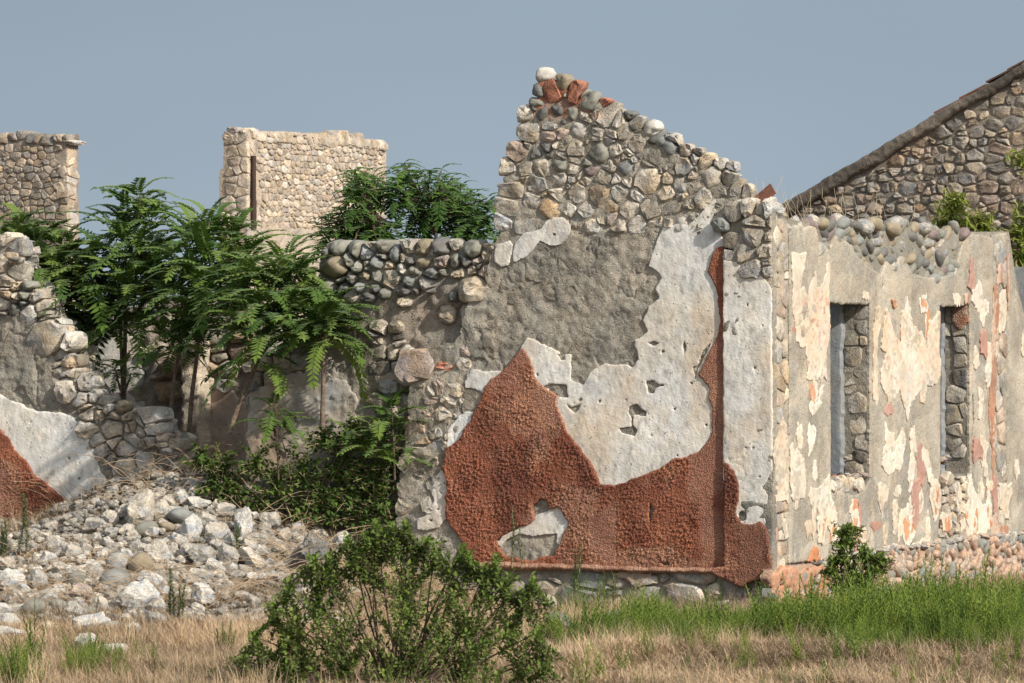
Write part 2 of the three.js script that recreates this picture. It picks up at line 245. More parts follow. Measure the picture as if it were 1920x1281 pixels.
function stoneGeo(poly, prot, bury, r, { round = 1, inset = 0.16, crease = 0, dome = 1 } = {}) {
  let p = poly; const river = round > 1;
  for (let k = 0; k < round; k++) { const q = []; for (let i = 0; i < p.length; i++) { const a = p[i], b = p[(i + 1) % p.length], L = Math.hypot(b[0] - a[0], b[1] - a[1]), f = L < 0.012 ? 0.5 : (river ? 0.24 : 0.1) + 0.12 * r(); q.push([a[0] + (b[0] - a[0]) * f, a[1] + (b[1] - a[1]) * f]); if (f < 0.5) q.push([a[0] + (b[0] - a[0]) * (1 - f), a[1] + (b[1] - a[1]) * (1 - f)]); } p = q; }
  while (p.length > 16) { let best = 9, w = 0; for (let i = 0; i < p.length; i++) { const b = p[(i + 1) % p.length], L = Math.hypot(b[0] - p[i][0], b[1] - p[i][1]); if (L < best) { best = L; w = i; } } p = p.filter((_, i) => i !== w); }
  const n = p.length, c = [0, 0]; for (const a of p) { c[0] += a[0] / n; c[1] += a[1] / n; }
  const size = Math.sqrt(p.reduce((s, a) => s + (a[0] - c[0]) ** 2 + (a[1] - c[1]) ** 2, 0) / n), ox = r() * 50, oy = r() * 50, tx = rnd(-0.3, 0.3, r), ty = rnd(-0.3, 0.3, r);
  if (!river) p = p.map((a) => { const k = 1 + 0.09 * (r() - 0.62); return [c[0] + (a[0] - c[0]) * k, c[1] + (a[1] - c[1]) * k]; });
  const pos = [], uv = [], idx = [], turn = pick([0, 1, 2, 3], r);
  const put = (x, y, z) => { pos.push(x - c[0], y - c[1], z); const a = x - c[0] + z * 0.6, b = y - c[1] + z * 0.5; uv.push(ox + (turn & 1 ? b : a), oy + (turn & 2 ? -1 : 1) * (turn & 1 ? a : b)); };
  const rings = river ? [[1.0, -bury], [1 + 0.02, prot * 0.3], [1 - inset, prot * 0.82], [0.5, prot * (0.95 + 0.1 * dome)]] : [[1.0, -bury], [1, prot * 0.42], [1 - inset, prot * 0.9], [0.46, prot * (0.97 + 0.1 * dome)]];
  const amp = river ? 0.3 : 0.3, off = river ? [0, 0] : [rnd(-0.22, 0.22, r), rnd(-0.22, 0.22, r)];
  rings.forEach(([k, z], level) => { for (let i = 0; i < n; i++) {
    const j = level === 2 && !river ? 1 + inset * (r() * 1.7 - 1.2) : z > 0 ? 1 + 0.07 * n2(i * 1.7 + ox, k * 9 + oy) : 1, sh = level === 3 ? size : 0, x = c[0] + (p[i][0] - c[0]) * k * j + off[0] * sh, y = c[1] + (p[i][1] - c[1]) * k * j + off[1] * sh;
    put(x, y, z > 0 ? z * (1 + amp * n2(x * 2.6 / size + ox, y * 2.6 / size + oy) + (river ? 0 : 0.12 * (r() - 0.5))) + (tx * (x - c[0]) + ty * (y - c[1])) * prot / size * 1.1 : z);
  } });
  put(c[0] + off[0] * size, c[1] + off[1] * size, prot * (1 + 0.2 * dome * rnd(-0.4, 1, r)));
  for (let k = 0; k < rings.length - 1; k++) for (let i = 0; i < n; i++) { const a = k * n + i, b = k * n + (i + 1) % n; idx.push(a, b, a + n, b, b + n, a + n); }
  const last = (rings.length - 1) * n; for (let i = 0; i < n; i++) idx.push(last + i, last + (i + 1) % n, rings.length * n);
  let g = new THREE.BufferGeometry(); g.setAttribute('position', new THREE.Float32BufferAttribute(pos, 3)); g.setAttribute('uv', new THREE.Float32BufferAttribute(uv, 2)); g.setIndex(idx);
  if (crease && !river) g = toCreasedNormals(g, crease); else g.computeVertexNormals();
  return { g, c };
}
// lays stones as parts of a wall (largest first), the rest past the limit as one part
const laid = new Map();
function lay(parent, name, list, { mat, prot = 0.05, bury = 0.06, h = 0, most = 300, seed = 1, owner = parent, ...how }) {
  const r = rng(seed * 131 + 17), key = owner.uuid + name, rest = {};
  for (const s of list) {
    const P = (typeof prot === 'function' ? prot(s, r) : prot * rnd(0.6, 1.4, r)), { g, c } = stoneGeo(s.poly, P, bury, r, how), m = mat(s, r);
    const so = laid.get(key) ?? 0;
    if (so < most) { laid.set(key, so + 1); const o = part(parent, name, g, m); o.position.set(c[0], c[1], h); }
    else { g.translate(c[0], c[1], h); (rest[m.uuid] ??= { m, gs: [] }).gs.push(g.index ? g.toNonIndexed() : g); }
  }
  for (const k in rest) mass(part(parent, 'small_' + name + 's', mergeGeometries(rest[k].gs), rest[k].m));
}
// ---------- loose stones ----------
function boxUV(g, k) { g = g.index ? g.toNonIndexed() : g; const p = g.attributes.position, uv = new Float32Array(p.count * 2), a = V(), b = V(), c = V(); for (let i = 0; i < p.count; i += 3) { a.fromBufferAttribute(p, i); b.fromBufferAttribute(p, i + 1).sub(a); c.fromBufferAttribute(p, i + 2).sub(a); b.cross(c); const x = Math.abs(b.x), y = Math.abs(b.y), z = Math.abs(b.z), q = x > y && x > z ? 0 : y > z ? 1 : 2; for (let j = 0; j < 3; j++) { const v = [p.getX(i + j), p.getY(i + j), p.getZ(i + j)]; uv[(i + j) * 2] = v[q === 0 ? 2 : 0] * k; uv[(i + j) * 2 + 1] = v[q === 1 ? 2 : 1] * k; } } g.setAttribute('uv', new THREE.BufferAttribute(uv, 2)); return g; }
function rockGeo(seed, { detail = 6, cuts = 15, rough = 0.07, crease = 0.5, sphere = 0.0 } = {}) {
  const r = rng(seed), planes = [];
  for (let k = 0; k < cuts; k++) { const h = k / cuts * 2 - 1 + rnd(-0.2, 0.2, r), a = k * 2.4 + rnd(-0.5, 0.5, r), q = Math.sqrt(Math.max(0.02, 1 - h * h)); planes.push([new THREE.Vector3(Math.cos(a) * q, h, Math.sin(a) * q).normalize(), rnd(0.52, 0.82, r)]); }
  let g = mergeVertices(new THREE.IcosahedronGeometry(1, detail).deleteAttribute('normal').deleteAttribute('uv')); const p = g.attributes.position, v = new THREE.Vector3();
  for (let i = 0; i < p.count; i++) {
    v.fromBufferAttribute(p, i).normalize(); let d = 1;
    for (const [n, o] of planes) { const q = v.dot(n); if (q > 0.05) d = Math.min(d, o / q); }
    d = d * (1 - sphere) + sphere * 0.85;
    d *= 1 + rough * (n3(v.x * 2.3 + seed, v.y * 2.3, v.z * 2.3) + 0.6 * n3(v.x * 5.5, v.y * 5.5 + seed, v.z * 5.5) + 0.5 * n3(v.x * 12, v.y * 12, v.z * 12 + seed));
    p.setXYZ(i, v.x * d, v.y * d, v.z * d);
  }
  g.computeVertexNormals();
  if (crease) g = toCreasedNormals(g, crease);
  return boxUV(g, 0.26);
}
const ROCKS = [...Array(12)].map((_, k) => rockGeo(300 + k, { cuts: 12 + k % 6, rough: 0.085 }));
const SMALL = [...Array(10)].map((_, k) => rockGeo(500 + k, { detail: 3, cuts: 10 + k % 5, rough: 0.09, crease: 0.4 }));
const COBBLES = [...Array(10)].map((_, k) => rockGeo(700 + k, { detail: 3, cuts: 5, rough: 0.05, crease: 0, sphere: 0.72 }));
function loose(parent, name, geo, mat, x, y, z, sx, sy, sz, r, tilt = 0.4) { const m = part(parent, name, geo, mat); m.position.set(x, y, z); m.rotation.set(rnd(-tilt, tilt, r), rnd(0, 6.28, r), rnd(-tilt, tilt, r)); m.scale.set(sx, sy, sz); return m; }
function cobble(parent, name, mat, x, y, z, sx, sy, sz, r, tilt = 0.35) { const m = part(parent, name, pick(COBBLES, r), mat); m.position.set(x, y, z); m.rotation.set(rnd(-0.3, 0.3, r), rnd(-0.3, 0.3, r) + (r() < 0.5 ? Math.PI : 0), rnd(-tilt, tilt, r)); m.scale.set(sx, sy, sz); return m; }
// ---------- a builder for stems and leaves ----------
class Build {
  constructor() { this.p = []; this.i = []; this.u = []; }
  v(x, y, z, u = 0, w = 0) { this.p.push(x, y, z); this.u.push(u, w); return this.p.length / 3 - 1; }
  leaf(o, dir, side, len, wid, fold = 0.25, droop = 0.2) {       // a pointed blade folded along its rib
    const up = new THREE.Vector3().crossVectors(side, dir).normalize(), q = (a, b, c) => { const v = o.clone().addScaledVector(dir, a * len).addScaledVector(side, b * wid).addScaledVector(up, c * wid - droop * len * a * a); return this.v(v.x, v.y, v.z, a, b + 0.5); };
    const a = q(0, 0, 0), l = q(0.36, -0.5, fold), m = q(0.42, 0, 0), n = q(0.36, 0.5, fold), l2 = q(0.72, -0.3, fold * 0.7), n2_ = q(0.72, 0.3, fold * 0.7), t = q(1, 0, 0);
    this.i.push(a, l, m, a, m, n, l, l2, m, m, n2_, n, l2, t, m, m, t, n2_);
  }
  tube(pts, r0, r1, sides = 5) {
    const up = new THREE.Vector3(0.3, 0.2, 1).normalize(); let prev = -1, len = 0;
    for (let k = 0; k < pts.length; k++) {
      const d = pts[Math.min(k + 1, pts.length - 1)].clone().sub(pts[Math.max(k - 1, 0)]).normalize(), a = new THREE.Vector3().crossVectors(d, up).normalize(), b = new THREE.Vector3().crossVectors(d, a), rr = r0 + (r1 - r0) * k / (pts.length - 1), start = this.p.length / 3;
      if (k) len += pts[k].distanceTo(pts[k - 1]);
      for (let s = 0; s <= sides; s++) { const t = s / sides * Math.PI * 2, v = pts[k].clone().addScaledVector(a, Math.cos(t) * rr).addScaledVector(b, Math.sin(t) * rr); this.v(v.x, v.y, v.z, s / sides * 0.2, len); }
      if (prev >= 0) for (let s = 0; s < sides; s++) this.i.push(prev + s, prev + s + 1, start + s, prev + s + 1, start + s + 1, start + s);
      prev = start;
    }
  }
  geo() { const g = new THREE.BufferGeometry(); g.setAttribute('position', new THREE.Float32BufferAttribute(this.p, 3)); g.setAttribute('uv', new THREE.Float32BufferAttribute(this.u, 2)); g.setIndex(this.i); g.computeVertexNormals(); return g; }
}
const curve = (a, b, sag, r, n = 7, wob = 0.04) => { const out = [], L = a.distanceTo(b), s1 = r() * 50, s2 = r() * 50; for (let k = 0; k <= n; k++) { const t = k / n, v = a.clone().lerp(b, t); v.x += wob * L * n2(t * 3 + s1, 0) * Math.sin(t * Math.PI); v.z += wob * L * n2(t * 3 + s2, 5) * Math.sin(t * Math.PI); v.y += sag * Math.sin(t * Math.PI) * L; out.push(v); } return out; };

// ---------- the ground ----------
function rise(x, d) {
  const left = step(0.3, -2.6, x), up = step(55.2, 61.3, d);
  let y = 0.7 * left * up + 0.72 * Math.exp(-(((x + 3.6) / 1.25) ** 2) - ((d - 61.3) / 1.9) ** 2);
  y += 0.15 * Math.exp(-(((d - 48.2) / 1.7) ** 2)) * step(0.1, 1.2, x);
  const b = (x - 2.73) * -0.3907 + (58.3 - d) * 0.9205; y -= 0.1 * step(-0.8, 0.1, x) * Math.exp(-((b / 1.6) ** 2));
  y += 0.05 * fbm(x * 0.9, d * 0.9, 3) + 0.02 * fbm(x * 4, d * 4, 2);
  return d > 72 ? y * 0.6 + 0.1 : y;
}
const onGround = (px, py) => { const a = (px - CX) / FOCAL, b = (HY - py) / FOCAL; for (let d = 44; d < 66; d += 0.04) if (EYE + b * d <= rise(a * d, d)) return [a * d, rise(a * d, d), -d]; return [a * 61.5, rise(a * 61.5, 61.5), -61.5]; };
{
  const axis = (a, b, s, far) => { const l = []; for (let v = a; v <= b; v += s) l.push(v); let g = s; while (l[l.length - 1] < far[1]) { g *= 1.35; l.push(l[l.length - 1] + g); } g = s; while (l[0] > far[0]) { g *= 1.35; l.unshift(l[0] - g); } return l; };
  const xs = axis(-9, 11, 0.1, [-4000, 4000]), ds = axis(44, 68, 0.1, [-300, 6000]), pos = [], uv = [], col = [], idx = [];
  for (const d of ds) for (const x of xs) {
    const near = x > -14 && x < 16 && d > 40 && d < 72; pos.push(x, near ? rise(x, d) : rise(x, d) * 0.6, -d); uv.push(x, d);
    const dry = fbm(x * 0.7, d * 0.7, 4), heap = step(0.2, -0.8, x + 1.5) * step(55, 56.6, d + 0.5 * n2(x, d)) * step(63, 61.6, d) * sat(0.65 + fbm(x * 2, d * 2, 3)); col.push(...mix(mix([0.30, 0.225, 0.145], [0.22, 0.18, 0.13], sat(0.5 + dry)), [0.44, 0.395, 0.335], heap));
  }
  for (let j = 0; j < ds.length - 1; j++) for (let i = 0; i < xs.length - 1; i++) { const a = j * xs.length + i, b = a + xs.length; idx.push(a, a + 1, b, a + 1, b + 1, b); }
  const g = new THREE.BufferGeometry(); g.setAttribute('position', new THREE.Float32BufferAttribute(pos, 3)); g.setAttribute('uv', new THREE.Float32BufferAttribute(uv, 2)); g.setAttribute('color', new THREE.Float32BufferAttribute(col, 3)); g.setIndex(idx); g.computeVertexNormals();
  structure('ground', g, std(C(1, 1, 1), { map: T.soil, bumpMap: T.soilBump, bumpScale: 0.03, vertexColors: true, roughness: 1 }));
}

// ---------- surfaces of old walls ----------
const GREY = [0.36, 0.33, 0.28], GREYD = [0.26, 0.238, 0.2], WHITE = [0.83, 0.785, 0.715], COOL = [0.76, 0.745, 0.71], CREAM = [0.72, 0.62, 0.47], RED = [0.42, 0.145, 0.078], REDD = [0.3, 0.098, 0.052], SALMON = [0.6, 0.34, 0.22], ORANGE = [0.56, 0.235, 0.11], PINK = [0.42, 0.24, 0.19];
const rubRelief = (k = 1, s = 0) => (x, y) => { const u = x * 0.8 + y * 0.6, v = y * 0.8 - x * 0.6, m = sat(0.5 + 1.5 * fbm(x * 1.4 + s, y * 1.4, 2)), st = fbm(x * 3.1 + s, y * 3.7, 2); return k * (0.012 * fbm(x * 1.9 + s, y * 1.9, 3) + 0.02 * step(-0.05, 0.12, st) * (0.5 + 0.5 * m) + 0.016 * m * fbm(u * 9 + s, v * 9, 3) + 0.011 * fbm(u * 21, v * 21 + s, 3) + 0.007 * ridge(x * 7 + s, y * 7, 2) - 0.02 * step(0.3, 0.5, n2(u * 6 + s, v * 8)) - 0.012 * step(0.93, 0.99, 1 - Math.abs(n2(x * 2.3 + s, y * 1.7 + 0.3 * n2(x * 9, y * 9))))); };
const greyColor = (s = 0, base = GREY) => (x, y) => { const a = fbm(x * 1.3 + s, y * 1.6, 4), b = fbm(x * 7 + s, y * 7, 3); let c = mix(base, GREYD, sat(0.35 + 1.3 * a)); c = mix(c, [0.42, 0.385, 0.32], sat(b * 1.5 - 0.15) * 0.6); return c; };
const whiteRelief = (s = 0) => (x, y) => 0.010 * fbm(x * 1.6 + s, y * 1.6, 2) + 0.0035 * fbm(x * 9 + s, y * 5, 3) + 0.0016 * n2(x * 40 + s, y * 16) - 0.007 * step(0.982, 0.994, 1 - Math.abs(n2(x * 1.25 + s * 1.7 + 0.25 * n2(x * 7, y * 7 + s), y * 0.9 + 0.2 * n2(x * 6 + s, y * 6)))) * step(-0.1, 0.2, n2(x * 1.1 + s, y * 1.3 + 9));
const whiteColor = (s = 0, warm = 0.5) => (x, y, d) => { const a = fbm(x * 1.1 + s, y * 0.8, 4), b = fbm(x * 2.6 + s, y * 1.7, 4), e = fbm(x * 17 + s, y * 9, 3), q = fbm(x * 6 + s, y * 3, 3); let c = mix(WHITE, COOL, sat(0.3 + 1.4 * a - warm * 0.4)); c = mix(c, [0.70, 0.565, 0.425], sat(b * 2.2 - 0.25 + warm * 0.35) * 0.62); c = mix(c, [0.62, 0.585, 0.53], sat(q * 1.8 - 0.2) * 0.6); return mix(c, [0.45, 0.43, 0.395], sat(e * 1.8 - 0.5)); };
function grit(x, y, p, s) { const X = x * p, Y = y * p, ix = Math.floor(X), iy = Math.floor(Y); let b = 9, h = 0; for (let j = -1; j < 2; j++) for (let i = -1; i < 2; i++) { const a = ix + i, c = iy + j, d = (a + 0.5 + 0.45 * hash3(a, c, s) - X) ** 2 + (c + 0.5 + 0.45 * hash3(a, c, s + 7) - Y) ** 2; if (d < b) { b = d; h = hash3(a, c, s + 3); } } return sat(1 - Math.sqrt(b) * 1.5) * (0.6 + 0.5 * h); }
const castRelief = (s = 0, k = 1) => (x, y) => { const u = x * 0.83 + y * 0.55, v = y * 0.83 - x * 0.55, cl = 0.55 + 0.9 * sat(0.5 + 1.2 * fbm(x * 5 + s, y * 5, 2)); const worn = 1 - 0.7 * step(0.1, 0.3, fbm(x * 1.6 + s + 60, y * 1.2, 4)); return k * (0.008 * fbm(x * 2.6 + s, y * 2.6, 2) + worn * cl * (0.015 * grit(x, y, 33, 11) + 0.012 * grit(u, v, 58, 23)) + 0.004 * n2(u * 95, v * 95 + s)); };
const castColor = (s = 0) => (x, y) => { const a = fbm(x * 0.9 + s, y * 0.9, 4), b = fbm(x * 7 + s, y * 7, 3), g = grit(x, y, 30, 11), low = step(0.05, 0.2, fbm(x * 0.8 + s + 40, y * 0.9, 4) + 0.25 * b); let c = mix(RED, REDD, sat(0.35 + 1.9 * a)); c = mix(c, [0.56, 0.27, 0.165], sat(b * 1.2 - 0.1) * 0.5 + 0.25 * g * sat(0.4 + b)); c = mix(c, [0.57, 0.31, 0.2], low * 0.5); c = mix(c, [0.47, 0.235, 0.16], step(0.1, 0.3, fbm(x * 1.6 + s + 60, y * 1.2, 4)) * 0.65); return mix(c, [0.2, 0.07, 0.042], step(0.12, 0.34, fbm(x * 1.3 + s + 80, y * 0.7, 4)) * 0.6); };
const circle = (x, y, rx, ry = rx, n = 9, r = R0) => [...Array(n)].flatMap((_, k) => { const a = k / n * Math.PI * 2, q = rnd(0.75, 1.2, r); return [x + Math.cos(a) * rx * q, y + Math.sin(a) * ry * q]; });
const tone = (s) => S[s.tone] ?? S.l;

// ---------- the ruined house ----------
const P0 = at(1451, 1140, 58.3); P0.y = 0;
const FF = new Frame(P0, -TURN), SF = new Frame(P0, Math.PI / 2 - TURN);
const house = thing('ruined_house', 'roofless stone house with broken gable, red roughcast below and two-windowed side wall', 'house', P0.toArray(), -TURN);
const zg = crop(900, 120, 580 / 1920), z3 = crop(740, 600, 740 / 1920), z6 = crop(740, 600, 380 / 1920), z2 = crop(560, 300, 540 / 1920);
// front wall: its rubble core, with every layer that has come off in pieces
const core = FF.pts([748, 1190, 746, 960, 757, 870, 768, 770, 772, 690, 805, 655, 858, 640, 874, 590, 884, 550, 915, 535, 924, 480, 938, 440, 941, 400, 950, 330, 982, 285, 988, 222, 1006, 195, 1012, 150, 1040, 152, 1105, 192, 1180, 228, 1235, 270, 1305, 305, 1365, 348, 1420, 382, 1447, 400, 1450, 1190]);
const frontWall = part(house, 'front_wall', sheet({ poly: core, cell: 0.02, h: 0.04, t: 0.0, back: -0.45, warp: 0.03, cap: true, relief: (x, y) => 0.02 * fbm(x * 6, y * 6, 4) + 0.016 * fbm(x * 17, y * 17, 3), color: (x, y) => mix(mix([0.47, 0.425, 0.355], [0.37, 0.335, 0.28], sat(0.5 + fbm(x * 2, y * 2, 4))), [0.44, 0.19, 0.12], step(5.15, 5.3, y + 0.1 * n2(x * 6, y * 6))) }), M.render, 'front gable wall with red roughcast below and bare stones above');
// bare stones of the gable, one by one
{
  const list = [], add = (x, y, r, t, wide) => { const p = zg([x, y]), q = FF.pt(p[0], p[1], 0.04); list.push({ x: q[0], y: q[1], r: r * 580 / 1920 / 178 * 1.3, tone: t, wide }); };
  const rows = 'x400,80,36;d375,175,38;r445,165,55;t505,130,42;r590,175,46;e630,195,28;e680,250,50;r760,272,38;e355,242,34;e550,180,18;d345,275,26;w290,320,42;d390,325,45;d470,310,34;e570,320,32;l650,335,38;l790,325,60;d930,335,28;l705,300,32;c310,415,58;g435,385,50;d530,375,26;x630,410,52;d740,385,24;l850,355,48;g960,385,44;x1055,418,44;p430,440,48;p510,425,40;l735,430,36;l815,430,36;g900,425,38;l725,480,38;c800,482,36;l535,470,30;t655,495,24;l980,490,54;d1090,480,50;w1185,485,36;d410,515,35;c465,495,20;l515,512,26;l600,525,50;e730,552,66;c830,535,42;b1170,525,52;p240,560,54;c290,515,20;d345,560,40;d435,575,24;g500,578,30;l600,600,36;e690,615,46;c850,600,28;l900,590,25;g965,600,24;m1080,565,64;c1270,560,40;l1330,590,34;c185,645,45;c280,645,48;c380,640,52;e485,635,50;l585,650,38;v695,660,46;c795,640,42;b905,650,48;l980,640,28;l1050,630,48;m1165,610,40;l1260,630,54;e1355,645,20;c1400,620,44;m200,720,42;c285,710,26;m350,700,26;c480,720,55;g665,725,34;c765,712,54;l850,712,32;c920,735,34;c1040,725,78;c1165,725,38;l1245,750,44;l1330,765,40;p1320,700,28;c1440,700,60;w1530,715,50;c205,795,66;l350,755,56;l320,850,56;t400,825,27;l490,810,54;c610,815,58;o735,805,64;g870,805,54;w985,815,46;g1060,800,32;c1150,805,55;c1235,820,24;l1385,830,48;m1485,775,42;l1590,770,38;l1650,790,30;c190,885,68;o435,895,64;w555,905,46;g660,895,54;o810,880,46;c935,905,60;c1065,895,62;l1190,895,52;l1300,860,28;w155,965,46;m285,965,62;m400,965,44;w700,1000,36;l870,985,36;w970,975,50;l1090,970,38;l1170,970,28;x1250,980,42;p820,950,34;m1490,1000,46;l570,720,26;l540,760,24;c630,690,24;l1100,680,22;m1000,560,26;g935,545,24;l870,660,22;l580,690,18;m530,650,20;l740,640,20;m1290,690,22;m1200,660,24;l1560,640,24;l1480,640,36;l1350,560,26;l770,760,20;l1270,820,20;m520,960,30;m600,960,36;m755,960,28';
  for (const s of rows.split(';')) { const m = s.slice(1).split(',').map(Number); add(m[0], m[1], m[2], s[0]); }
  const r = rng(41);
  for (let k = 0; k < 700; k++) {                               // small packing stones wherever the courses leave room
    const x = rnd(120, 1640, r), y = rnd(250, 1010, r), p = zg([x, y]), q = FF.pt(p[0], p[1], 0.04);
    if (sdPoly(core, q[0], q[1]) < 0.04) continue;
    const rr = rnd(0.025, 0.045, r); if (list.every((o) => Math.hypot(o.x - q[0], o.y - q[1]) > o.r * 1.02 + rr)) list.push({ x: q[0], y: q[1], r: rr, tone: pick('lcgmgp', r) });
  }
  const river = (s) => 'detbvx'.includes(s.tone);
  const cs = cells(list, 0.007, { reach: 1.3 });
  lay(frontWall, 'stone', cs.filter((s) => !river(s)), { mat: tone, h: 0.0, prot: (s, r) => (s.tone === 'm' ? 0.048 : rnd(0.054, 0.072, r)), seed: 3, crease: 0.8, inset: 0.11, dome: 0.25 });
  lay(frontWall, 'river_stone', cs.filter(river), { mat: tone, h: 0.0, prot: (s, r) => rnd(0.058, 0.075, r), round: 2, inset: 0.22, seed: 4 });
  // rounded and broken stones left along the raking edge
  const q = rng(43), edge = [1045, 152, 1075, 170, 1105, 192, 1145, 210, 1185, 232, 1215, 250, 1240, 270, 1275, 290, 1310, 306, 1345, 328, 1370, 350, 1400, 372, 1425, 384];
  for (let i = 0; i < edge.length - 2; i += 2) for (let k = 0; k < 5; k++) { const t = q(), p = FF.pt(edge[i] + (edge[i + 2] - edge[i]) * t, edge[i + 1] + (edge[i + 3] - edge[i + 1]) * t, 0), w = rnd(0.04, 0.085, q); if (sdPoly(core, p[0], p[1] - 0.02) < -0.05) continue; loose(frontWall, 'coping_stone', pick(SMALL, q), S[pick(i < 6 ? 'rrpel' : 'lcwpgl', q)], p[0], p[1] - 0.01 + rnd(-0.02, 0.025, q), rnd(-0.42, 0.02, q), w * 1.3, w * 0.8, w, q); }
  for (const [px, py, w, t] of [[1052, 158, 0.09, 't'], [1100, 190, 0.08, 'e'], [1190, 238, 0.09, 'd'], [1222, 248, 0.08, 'x'], [1240, 268, 0.1, 'b'], [1256, 266, 0.06, 'w']]) { const p = FF.pt(px, py, 0.03); cobble(frontWall, 'river_stone', S[t], p[0], p[1], -0.03, w * 1.25, w * 0.85, w * 1.2, q); }
  for (const [px, py, a] of [[1430, 368, 0.5], [1402, 374, -0.3], [1416, 377, 0.1], [1385, 366, -0.6]]) { const p = FF.pt(px, py, 0), m = part(frontWall, 'roof_tile', new THREE.BoxGeometry(0.2, 0.03, 0.26), M.tile); m.position.set(p[0], p[1] + 0.02, -0.2 + a * 0.2); m.rotation.set(a * 0.8, a, a * 1.1); }
}
// grey cement render on the front
const greyPoly = FF.pts([925, 490, 924, 470, 960, 462, 990, 440, 1040, 444, 1075, 432, 1110, 438, 1165, 424, 1200, 424, 1245, 434, 1290, 424, 1310, 400, 1345, 362, 1375, 352, 1398, 392, 1396, 440, 1378, 470, 1360, 486, 1360, 1072, 830, 1060, 755, 1050, 758, 1008, 780, 985, 806, 960, 814, 920, 822, 880, 838, 850, 848, 800, 862, 770, 866, 720, 880, 690, 872, 650, 868, 610, 890, 588, 905, 560, 925, 540], 0.04);
part(frontWall, 'grey_render', sheet({ poly: greyPoly, cell: 0.0125, h: 0.012, t: 0.026, back: -0.01, warp: 0.035, wf: 6, relief: (x, y) => Math.min(0.012, rubRelief(1.2)(x, y) - 0.008), color: greyColor(0) }), M.render, 'grey cement render, lumpy and scored');
// white plaster on the front: the big sheet and its scraps
const scrapOpt = (s, warm) => ({ cell: 0.0125, h: 0.052, t: 0.012, back: 0.0, warp: 0.012, wf: 11, relief: whiteRelief(s), color: whiteColor(s, warm), edge: 0.004, lip: 0.7 });
const big = FF.pts([987, 631, 1006, 638, 1021, 648, 1048, 660, 1050, 675, 1058, 675, 1060, 665, 1071, 665, 1069, 712, 1083, 720, 1094, 723, 1108, 696, 1133, 683, 1164, 683, 1187, 690, 1197, 673, 1189, 637, 1202, 633, 1214, 623, 1206, 600, 1216, 575, 1236, 560, 1228, 545, 1240, 522, 1231, 505, 1217, 500, 1225, 470, 1236, 440, 1246, 424, 1272, 420, 1290, 424, 1312, 405, 1325, 385, 1342, 372, 1341, 395, 1328, 420, 1350, 432, 1358, 460, 1358, 945, 1100, 935, 1045, 835, 995, 745, 972, 690, 976, 655], 0.06);
const gaps = [[1018, 725, 1037, 719, 1062, 721, 1066, 746, 1041, 742], [1060, 756, 1071, 762, 1091, 759, 1083, 771, 1075, 775], [1214, 642, 1228, 639, 1238, 644, 1225, 648], [1210, 714, 1225, 714, 1235, 722, 1248, 722, 1232, 729, 1225, 739, 1216, 739, 1213, 725], [1179, 764, 1193, 757, 1212, 773, 1210, 781, 1189, 779, 1187, 797, 1195, 808, 1189, 818, 1164, 812, 1160, 804, 1183, 800, 1185, 785, 1179, 775], [1337, 635, 1322, 668, 1309, 692, 1306, 712, 1299, 689, 1306, 686, 1317, 660], [1282, 640, 1288, 648, 1284, 664, 1280, 650], [1304, 436, 1312, 432, 1314, 438, 1307, 441], ...[[1125, 753], [1174, 749], [1088, 751], [1264, 767], [1324, 798], [1221, 816], [1296, 720], [1006, 704], [1270, 853], [1243, 660], [1048, 668]].map(([x, y]) => circle(x, y, 3.2, 2.6, 7))].map((g) => FF.pts(g, 0.06));
part(frontWall, 'white_plaster', sheet({ poly: big, holes: gaps, ...scrapOpt(3, 0.5) }), M.plaster, 'large peeling sheet of white plaster');
const scraps = [
  z6([690, 490, 760, 470, 860, 495, 1010, 485, 1100, 520, 1000, 640, 830, 700, 830, 680, 760, 655, 670, 645, 665, 590, 690, 560]), z6([740, 880, 670, 875, 620, 910, 520, 1020, 505, 1110, 490, 1215, 640, 1220, 760, 960]),
  z3([240, 715, 205, 760, 180, 840, 195, 880, 150, 950, 105, 970, 110, 1020, 160, 1025, 215, 1010, 245, 970, 300, 940, 300, 720]), z2([1400, 540, 1320, 560, 1305, 620, 1310, 680, 1350, 715, 1400, 700, 1415, 640, 1422, 560]), z2([1440, 545, 1426, 620, 1428, 672, 1445, 676, 1500, 650, 1560, 600, 1610, 540, 1690, 570, 1750, 560, 1800, 500, 1810, 430, 1760, 385, 1690, 385, 1650, 410, 1630, 450, 1580, 470, 1500, 495]),
  [931, 1016, 946, 1003, 969, 992, 1004, 968, 1026, 958, 1048, 948, 1072, 980, 1054, 1003, 1052, 1024, 1044, 1018, 1046, 1002, 1030, 1000, 1000, 1007, 975, 1000, 950, 1012, 936, 1026],
];
scraps.forEach((p, k) => part(frontWall, 'plaster_scrap', sheet({ poly: FF.pts(p, 0.06), holes: k === 4 ? [FF.pts(z2(circle(1702, 494, 14, 9)), 0.06)] : k === 2 ? [[833, 905, 2, 3], [820, 955, 3, 2], [826, 924, 2, 2], [808, 977, 3, 2]].map((h) => FF.pts(circle(...h), 0.06)) : [], ...scrapOpt(11 + k * 5, k > 2 ? 0.3 : 0.1) }), M.plaster));
